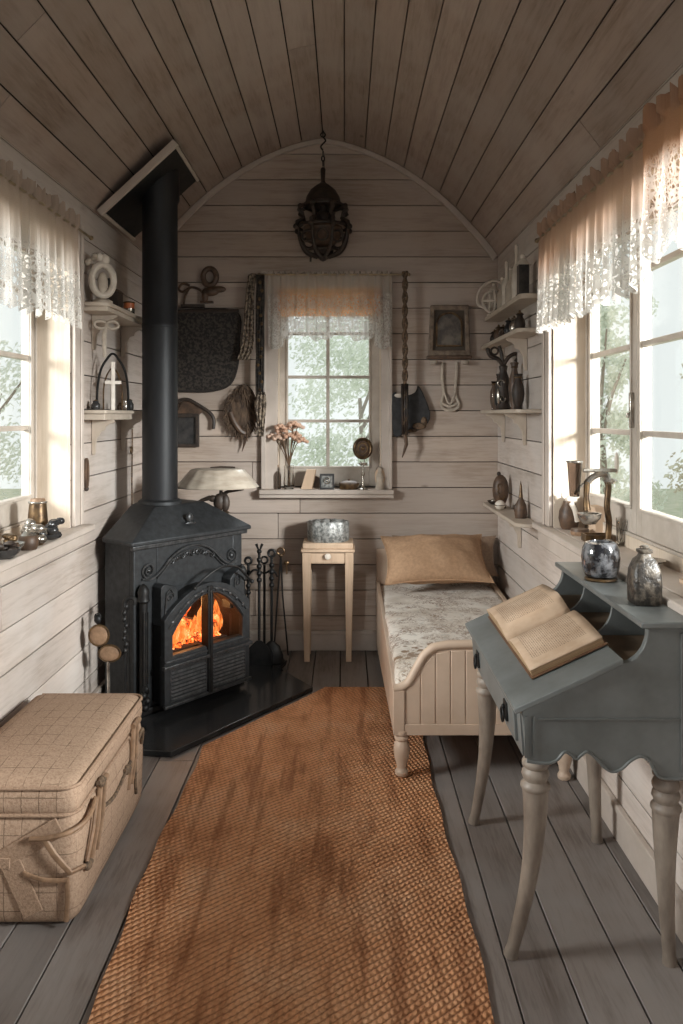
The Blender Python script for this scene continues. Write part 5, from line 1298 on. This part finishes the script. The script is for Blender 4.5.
m = MB(); m.tube(smooth_poly([(-.13,-.03,.20),(-.09,-.03,.285),(-.03,-.03,.305),(.05,-.03,.265),(.12,-.03,.215),(.142,-.03,.17),(.138,-.03,.115)],5),.011,8); m.build('roof_scroll', M['darkbrown'], t)
m = MB(); m.prism([(-.12,.19),(.03,.19),(.075,.235),(-.01,.295),(-.06,.29)], -.028, -.001, 'y'); m.build('gable', M['brown'], t, bevel=.004)
M['hide'] = mat('dark_fur_hide', (.045,.03,.022), (.13,.085,.055), 45, (1,1,.35), rough=.95, bump=1.0, bd=.01)
c = wpt(243, 400)
t = thing('fur_pelt', 'dark brown fur pelt hung on the back wall left of the window', 'pelt', (c[0], yw, c[1]))
m = MB(); m.prism([(x,z) for x,z in smooth_poly([(.0,.10),(.055,.07),(.085,.0),(.088,-.10),(.07,-.19),(.03,-.23),(-.01,-.22),(-.06,-.19),(-.10,-.13),(-.11,-.06),(-.07,.02)],4,True)], -.045, -.001, 'y'); m.build('pelt', M['hide'], t, bevel=.02, seg=3)
random.seed(21); m = MB()
for k in range(260):
    a = random.uniform(0, 2*PI); q = random.uniform(.35,1.0)**.5
    x = -.01+.095*q*math.cos(a); z = -.07+.155*q*math.sin(a); L_ = random.uniform(.03,.06)
    d_ = Vector((math.cos(a)*.5*q+random.uniform(-.25,.25), 0, -.8+random.uniform(-.2,.2))).normalized()*L_
    m.tube([(x,-.044,z),(x+d_.x*.5,-.054,z+d_.z*.5),(x+d_.x,-.047,z+d_.z)],[.004,.003,.0008],4)
f_ = m.build('fur', M['hide'], t, ang=80); f_['kind'] = 'stuff'
m = MB(); m.tube(smooth_poly([(-.075,-.048,-.08),(-.05,-.055,-.14),(-.01,-.05,-.20),(.02,-.035,-.22),(.01,-.03,-.28),(-.005,-.03,-.33)],4),[.018]*12+[.016,.014,.012,.010,.008,.006,.004,.003,.002],8); m.build('tail', M['brown'], t)
m = MB(); m.ball((.083,-.04,-.20),(.012,.01,.022),8); m.build('tooth', M['white'], t)
# patterned scarf and dark strap on the left end of the rod
M['scarf'] = mat('patterned_scarf', (.30,.24,.18), (.055,.04,.03), 55, rough=.9, bump=.5, lo=.45, hi=.55)
c = P(254, 278, 5.07)
t = thing('patterned_scarf', 'brown patterned scarf hanging off the left end of the back rod', 'scarf', (c.x, 5.06, c.z))
def wscarf(m, rows, y, amp):
    vs = []; n = 10
    for j, (xa, xb, z) in enumerate(rows):
        for i in range(n+1): vs.append((xa+(xb-xa)*i/n, y+amp*math.sin(i*1.9+j*.4), z))
    m.add(vs, [(j*(n+1)+i, j*(n+1)+i+1, (j+1)*(n+1)+i+1, (j+1)*(n+1)+i) for j in range(len(rows)-1) for i in range(n)])
m = MB(); wscarf(m, smooth_poly([(-.035,.015,.02),(-.050,.0,-.10),(-.060,.0,-.25),(-.075,.0,-.42),(-.105,-.030,-.52)],4), .0, .010); m.build('cloth', M['scarf'], t, solid=.004, ang=80)
m = MB(); a = t.location; m.ball((-.005,.005,.01),(.03,.02,.02),10); m.build('knot', M['scarf'], t)
c = P(261, 278, 5.05)
t = thing('beaded_strap', 'dark beaded strap with pale tassel hanging beside the back window on its left', 'strap', (c.x-.005, 5.045, c.z))
m = MB(); wscarf(m, smooth_poly([(-.024,.024,.02),(-.024,.024,-.25),(-.026,.022,-.50),(-.024,.022,-.74)],5), .0, .004); m.build('strap', M['tapestry'], t, solid=.012)
m = MB(); 
for k in range(14): m.ball((.012*math.sin(k*1.7),-.010,-.03-.052*k),(.010,.006,.012),6)
m.build('beads', M['bronze'], t)
m = MB(); wscarf(m, smooth_poly([(-.02,.03,-.72),(-.035,.038,-.80),(-.02,.030,-.90),(-.005,.02,-1.0)],4), -.004, .008); m.build('tassel', M['scarf'], t, solid=.006)
c = P(405, 273, 5.05)
t = thing('braided_strap', 'long narrow braided brown strap hanging from the right end of the back rod', 'strap', (c.x, 5.05, c.z))
m = MB(); 
for sg in (-1,1): m.tube([(sg*.011*math.cos(k*.9),-.010*math.sin(k*.9)*sg,.01-.0235*k) for k in range(45)], .010, 7)
m.build('braid', M['rope'], t)
m = MB(); m.tube([(.0,0,-1.02),(.008,-.006,-1.08),(-.006,0,-1.13),(-.018,0,-1.165)],[.014,.012,.008,.003],7); m.build('tassel', M['brown'], t)
m = MB(); wscarf(m, [(-.025,.018,-.70),(-.025,.018,-.85),(-.022,.016,-1.02)], -.014, .004); m.build('clasp', M['darkbrown'], t, solid=.006)
# dark fabric fan right of window
c = wpt(412, 412)
t = thing('dark_fan', 'dark fan shaped leather pouch behind the braided strap on the back wall', 'pouch', (c[0], yw, c[1]))
M['darkblue'] = mat('blackened_leather', (.035,.035,.038), (.015,.015,.016), 30, rough=.6, bump=.6)
m = MB(); m.prism(smooth_poly([(-.125,.115),(-.06,.10),(.02,.125),(.045,.165),(.115,-.005),(.085,-.09),(.02,-.125),(-.05,-.14),(-.12,-.145)],3,True), -.040, -.001, 'y'); m.build('pouch', M['darkblue'], t, bevel=.01)
m = MB(); m.ball((.045,-.045,-.09),(.045,.016,.022),10); m.ball((.075,-.04,-.06),(.02,.014,.03),10); m.ball((.0,-.045,-.12),(.03,.014,.012),10); m.build('fringe', M['rope'], t)
m = MB(); m.ball((-.085,-.045,.105),(.03,.010,.014),8); m.build('white_clasp', M['white'], t)
# arched picture on the right
c = wpt(449, 356)
t = thing('arched_picture', 'framed faded arched portrait print with two candle cups on the back wall', 'picture frame', (c[0], yw, c[1]))
m = MB(); m.ring([(-.135,.0),(.135,.0),(.125,.325),(-.120,.325)], [(-.105,.035),(.105,.035),(.098,.292),(-.094,.292)], -.038, -.001, 'y'); m.build('frame', mat('worn_grey_frame', (.27,.20,.145), (.12,.085,.06), 25, rough=.5, bump=.4), t, bevel=.006)
m = MB(); m.box(-.105,.105,-.020,-.001,.035,.292); m.build('mount', mat('dark_mount', (.10,.075,.055), None, 12, rough=.7), t)
M['print'] = mat('faded_print', (.17,.145,.12), (.065,.055,.05), 13, rough=.35, bump=0, lo=.4, hi=.6)
m = MB(); ar = [(-.080,.065)]+[(-.080+.16*(1-math.cos(PI*k/14))/2, .20+.075*math.sin(PI*k/14)) for k in range(15)]+[(.080,.065)]
m.prism(ar, -.027, -.020, 'y'); m.build('print', M['print'], t)
m = MB(); m.tube([(x,-.027,z) for x, z in ar]+[(-.080,-.027,.065)], .007, 6); m.build('arch_moulding', M['bronze'], t)
m = MB(); m.box(-.145,.140,-.060,-.001,-.022,.0); m.build('ledge', M['brown'], t, bevel=.004)
for x in (-.10,.10):
    m = MB(); m.lathe([(.008,-.045),(.022,-.040),(.024,-.022),(.010,-.022)],14,(x,-.04,-.012)); m.build('candle_cup', M['cream'], t)
c = wpt(449, 362)
t = thing('ribbon_loop', 'looped white ribbon hanging below the arched picture', 'ribbon', (c[0]+.005, yw-.012, c[1]))
m = MB()
m.tube(smooth_poly([(-.045,0,.0),(-.048,0,-.10),(-.038,0,-.20),(-.055,-.004,-.27),(-.03,-.006,-.305),(.03,-.006,-.305),(.058,-.004,-.27),(.035,0,-.20),(.042,0,-.10),(.045,0,.0)],5), .009, 8, .5)
m.tube(smooth_poly([(-.035,-.004,-.20),(.0,-.008,-.27),(.035,-.004,-.20)],5), .006, 6); m.tube(smooth_poly([(-.05,-.006,-.265),(.0,-.010,-.285),(.05,-.006,-.265)],5), .008, 6,.5)
m.build('ribbon', M['cream'], t)

# ================================================================== BACK WINDOW SILL
ZS = 1.036
p = P(289, 489, 5.11)
t = thing('flower_vase', 'small clear glass vase on the left of the back windowsill', 'vase', (p.x, 5.11, ZS))
m = MB(); m.lathe([(.026,0),(.032,.006),(.036,.04),(.032,.09),(.030,.155),(.026,.155),(.028,.09),(.031,.04),(.026,.012),(0,.010)],22); m.build('vase_body', M['clear'], t)
t = thing('dried_flowers', 'bunch of dried pinkish brown flowers standing in the glass vase', 'dried flowers', (p.x, 5.11, ZS+.02))
random.seed(9)
M['petal'] = mat('dry_petals', (.46,.25,.16), (.62,.42,.31), 60, rough=.95, bump=.8); M['petal2'] = mat('pale_dry_petals', (.66,.50,.40), (.48,.30,.21), 60, rough=.95, bump=.8); M['stem'] = mat('dry_stem', (.16,.10,.06), None, 30, rough=.9)
m = MB(); tips = []
for k in range(13):
    a = k*2.4; r_ = .035+.095*((k*7)%13)/13; x = r_*math.cos(a)-.005; z = .36+.045*math.cos(k*1.9)-abs(x)*.25; tips.append((x,.5*r_*math.sin(a),z))
    m.tube(smooth_poly([(.008*math.cos(a),.008*math.sin(a),0),(.006*math.cos(a),0,.14),(x*.55,.2*r_*math.sin(a),.26),tips[-1]],3),.003,5)
m.build('stem', M['stem'], t)
for k, tp_ in enumerate(tips):
    m = MB()
    for j in range(9):
        b = j*2.39; q = .010+.0032*j; m.ball((tp_[0]+q*math.cos(b), tp_[1]+q*math.sin(b)*.8, tp_[2]+.010-.0025*j),(.015,.013,.012),7)
    m.build('flower_head', M['petal'] if k % 3 else M['petal2'], t)
def sill(px, label, cat, name, parts, y=5.11, rz_=0): 
    p = P(px, 489, y); return obj(name, label, cat, (p.x, y, ZS), parts, rotz=rz_)
sill(277,'tan stoppered bottle at the left end of the back windowsill','bottle','tan_bottle',[('body','smoke',lambda m: m.lathe([(.022,0),(.026,.01),(.026,.09),(.012,.12),(.010,.14)],16)),('cork','leather',lambda m: m.lathe([(.010,.14),(.012,.155),(0,.157)],10))],5.135)
sill(308,'pale pine block leaning behind the vase on the back windowsill','wooden block','pine_block',[('block','pine',lambda m: m.prism([(-.045,0),(.025,0),(.050,.125),(-.008,.125)],-.012,.012,'y')),('edge','leather',lambda m: m.prism([(.025,0),(.030,0),(.055,.125),(.050,.125)],-.012,.012,'y'))],5.15)
sill(327,'small dark framed tile standing in the middle of the back windowsill','tile','framed_tile',[('frame','black',lambda m: m.ring([(-.046,0),(.046,0),(.046,.10),(-.046,.10)],[(-.036,.012),(.036,.012),(.036,.088),(-.036,.088)],-.010,.010,'y')),('tile','tin',lambda m: m.box(-.036,.036,-.003,.006,.012,.088)),('motif','silver',lambda m: (m.torus((0,-.004,.055),.018,.004,'y'), m.ball((0,-.004,.055),(.008,.004,.008),8)))])
sill(317,'dark leaning booklet behind the framed tile on the back windowsill','booklet','leaning_booklet',[('cover','brown',lambda m: m.prism([(-.045,0),(.045,0),(.050,.055),(-.02,.085)],-.008,.008,'y')),('pages','paper',lambda m: m.prism([(-.038,.004),(.042,.004),(.046,.058),(-.016,.088)],-.004,.004,'y'))],5.17)
sill(349,'oval brown lidded tin on the back windowsill right of the tile','tin','oval_tin',[('body','bronze',lambda m: m.lathe([(.055,0),(.062,.006),(.062,.034)],28,sy=.6)),('lid','brown',lambda m: (m.lathe([(.064,.034),(.064,.042),(.040,.054),(0,.058)],28,sy=.6), m.ball((0,0,.060),.008,8)))])
sill(363,'round bronze dish mirror raised on a glass stem on the back windowsill','mirror','round_mirror',[('base','silver',lambda m: m.lathe([(.030,0),(.034,.006),(.012,.018),(.007,.03),(.006,.17)],18)),('knop','silver',lambda m: (m.ball((0,0,.165),(.03,.01,.010),10), m.ball((0,0,.10),(.012,.012,.016),10))),('rim','bronze',lambda m: (m.torus((-.002,0,.262),.052,.012,'y',28,8,1,1.15), m.torus((-.002,-.006,.262),.030,.006,'y',22,6,1,1.15))),('disc','brown',lambda m: m.ball((-.002,0,.262),(.050,.008,.057),20)),('boss','bronze',lambda m: m.ball((-.002,-.010,.262),(.014,.008,.014),10))],5.10)
sill(380,'pale little carved figure at the right end of the back windowsill','figurine','pale_figure',[('body','cream',lambda m: m.lathe([(.028,0),(.030,.01),(.022,.05),(.026,.08),(.014,.11),(.016,.135),(0,.15)],16)),('wing','pine',lambda m: m.ball((.0,.012,.08),(.034,.008,.06),12))],5.11)

# ================================================================== SIDE SILLS
zl = .995
def leftsill(y, x, name, label, cat, parts): return obj(name, label, cat, (x, y, zl), parts)
leftsill(3.36,-1.290,'tan_glass_jar','tan tapered glass jar furthest along the left windowsill','jar',[('body','bronze',lambda m: m.lathe([(.042,0),(.046,.01),(.040,.08),(.034,.155),(.030,.155)],20)),('collar','silver',lambda m: m.torus((0,0,.150),.034,.005,'z')),('lid','leather',lambda m: m.lathe([(.032,.155),(.028,.165),(0,.168)],16))])
def nug(seed, n, r_, h_):
    def f(m):
        random.seed(seed)
        for k in range(n): a = random.uniform(0,6.28); d_ = r_*random.random(); m.ball((d_*math.cos(a), d_*math.sin(a), random.uniform(.25,1)*h_),(random.uniform(.4,.7)*r_,random.uniform(.35,.6)*r_,random.uniform(.25,.45)*r_),8)
        m.ball((0,0,r_*.45),(r_,r_*.8,r_*.45),10)
    return f
leftsill(3.31,-1.215,'dark_glass_lump','dark glossy glass ornament beside the tan jar on the left windowsill','ornament',[('body','black',nug(1,9,.045,.09)),('highlight','silver',lambda m: m.ball((-.01,-.035,.04),(.018,.012,.014),8))])
leftsill(3.18,-1.24,'crystal_cluster','clear crystal cluster in the middle of the left windowsill','ornament',[('crystals','silver',nug(2,10,.045,.085)),('base','bronze',lambda m: m.lathe([(.04,0),(.045,.01),(.03,.02),(0,.02)],16))])
leftsill(3.07,-1.215,'brown_pot_lid','small brown pot with silver lid on the left windowsill','pot',[('body','brown',lambda m: m.lathe([(.030,0),(.038,.02),(.036,.045),(.028,.055)],18)),('lid','silver',lambda m: (m.lathe([(.030,.055),(.018,.068),(0,.072)],16), m.ball((0,0,.076),.008,8)))])
leftsill(2.97,-1.25,'silver_trinket_dish','silver trinket dish heaped with beads near the edge of the left windowsill','dish',[('dish','silver',lambda m: m.lathe([(.03,0),(.035,.01),(.055,.03),(.060,.04),(.055,.04),(.03,.018),(0,.015)],22)),('beads','bronze',nug(4,9,.035,.07))])
leftsill(2.88,-1.225,'black_bead_bowl','black bowl of dark beads at the near visible end of the left windowsill','bowl',[('bowl','black',lambda m: m.lathe([(.028,0),(.05,.02),(.055,.035),(.05,.035),(.02,.015),(0,.012)],20)),('beads','darkbrown',nug(5,9,.035,.055))])
# right sill
zr = .982
def R_(px, py): 
    """point of the right sill top seen at a pixel"""
    k = (EYE-zr)/(py-HY); return ((px-HX)*k, FOC*k)
def rightsill(px, py, name, label, cat, parts, rz_=0, dx=0):
    x, y = R_(px, py); return obj(name, label, cat, (x+dx, y, zr), parts, rotz=rz_)
rightsill(569,529,'rabbit_jug','brown and white animal shaped jug at the far end of the right windowsill','jug',[
 ('body','brown',lambda m: m.lathe([(.032,0),(.040,.012),(.048,.05),(.044,.085),(.030,.115),(.026,.13),(0,.135)],20)),
 ('head','white',lambda m: (m.ball((.01,0,.135),(.030,.026,.022),12), m.ball((-.025,0,.155),(.014,.012,.016),8), m.ball((.035,0,.152),(.016,.012,.012),8))),
 ('scarf','white',lambda m: m.tube(smooth_poly([(.0,-.035,.125),(.015,-.048,.09),(.025,-.050,.04)],4),.012,8))])
rightsill(592,534,'pale_pine_box','pale pine box behind the weighing scale on the right windowsill','box',[('box','pine',lambda m: m.box(-.03,.07,-.05,.05,0,.115)),('lid','pine',lambda m: m.box(-.033,.073,-.053,.053,.115,.124))],dx=.03)
rightsill(581,535,'round_trinket_box','small round reddish trinket box at the front of the right windowsill','box',[('body','leather',lambda m: m.lathe([(.036,0),(.040,.006),(.040,.018)],22)),('lid','brown',lambda m: m.lathe([(.041,.018),(.038,.028),(0,.032)],22))],dx=-.005)
t = rightsill(608,546,'balance_lamp','tall tarnished metal stand with a crossbar bowl and lifted glass on the right windowsill','metal stand',[
 ('base','silver',lambda m: m.lathe([(.040,0),(.042,.008),(.02,.02),(.012,.03)],18)),
 ('stem','bronze',lambda m: m.tube(smooth_poly([(0,0,.03),(.004,0,.10),(-.004,0,.16),(.002,0,.24),(-.004,0,.26)],5),[.013]*21,10)),
 ('crossbar','silver',lambda m: (m.tube([(-.10,0,.305),(.035,0,.305)],.008,8), m.tube(smooth_poly([(.0,0,.25),(-.005,0,.285),(-.035,0,.29),(-.065,0,.275),(-.09,0,.25)],5),.013,8), m.ball((.01,0,.262),(.03,.014,.012),8))),
 ('arm','bronze',lambda m: m.tube([(-.085,0,.26),(-.088,0,.20),(-.085,0,.145)],[.014,.011,.016],8)),
 ('bowl','silver',lambda m: m.lathe([(.0,.085),(.025,.090),(.045,.115),(.048,.132),(.042,.132),(.02,.10),(0,.097)],24,(-.075,0,0))),
 ('glass_shade','smoke',lambda m: m.lathe([(.020,.20),(.030,.34),(.028,.34),(.018,.20)],18,(-.135,0,0))),
 ('shade_rim','silver',lambda m: m.torus((-.135,0,.34),.030,.004,'z')),
 ('shade_rod','silver',lambda m: m.tube([(-.135,0,.21),(-.10,0,.25),(-.085,0,.25)],.006,8)),
 ('feather','white',lambda m: m.ball((.035,0,.335),(.010,.006,.045),10))])
rightsill(617,545,'cut_glass_tumbler','cut glass tumbler right of the metal stand on the right windowsill','tumbler',[('cup','clear',lambda m: m.lathe([(.028,0),(.032,.01),(.038,.11),(.036,.11),(.029,.012),(0,.010)],18)),('facets','silver',lambda m: [m.tube([(.034*math.cos(k),.034*math.sin(k),.015),(.038*math.cos(k+.5),.038*math.sin(k+.5),.10)],.002,5) for k in range(0,12)])],dx=.035)
rightsill(592,541,'wooden_tray','narrow wooden tray on the right windowsill beneath the stand bowl','tray',[('tray','leather',lambda m: m.box(-.05,.05,-.03,.03,0,.012)),('rim','bronze',lambda m: m.ring([(-.055,-.035),(.055,-.035),(.055,.035),(-.055,.035)],[(-.047,-.027),(.047,-.027),(.047,.027),(-.047,.027)],.0,.030,'z'))],dx=.02)
t = rightsill(655,556,'winged_ornament','pale winged figure ornament behind the carved bottle on the right windowsill','ornament',[
 ('base','bronze',lambda m: m.box(-.05,.055,-.02,.02,0,.018)),
 ('body','silver',lambda m: (m.ball((0,0,.050),(.020,.018,.034),12), m.ball((-.002,0,.095),(.013,.012,.015),10), m.torus((-.035,0,.045),.018,.006,'y'), m.torus((.035,0,.045),.018,.006,'y'))),
 ('wing','white',lambda m: (m.tube(smooth_poly([(0,.0,.075),(-.04,.0,.095),(-.070,.0,.125)],5),[.014,.014,.013,.013,.012,.011,.010,.008,.006,.004,.002],8,.5), m.tube(smooth_poly([(0,0,.075),(.05,0,.090),(.095,0,.120)],5),[.014,.014,.013,.013,.012,.011,.010,.008,.006,.004,.002],8,.5)))],dx=.09)
rightsill(640,566,'shallow_glass_dish','shallow pale dish between jar and bottle on the right windowsill','dish',[('dish','silver',lambda m: m.lathe([(.02,0),(.03,.008),(.055,.022),(.050,.022),(.02,.010),(0,.008)],22)),('knob','white',lambda m: m.ball((0,0,.018),(.014,.014,.010),8))],dx=.035)
t = rightsill(683,585,'wooden_post_frame','upright pale wooden stand at the near right end of the right windowsill','stand',[('post','pine',lambda m: m.box(-.02,.02,-.03,.03,0,.16)),('foot','pine',lambda m: m.box(-.03,.03,-.04,.04,0,.012))],dx=.035)
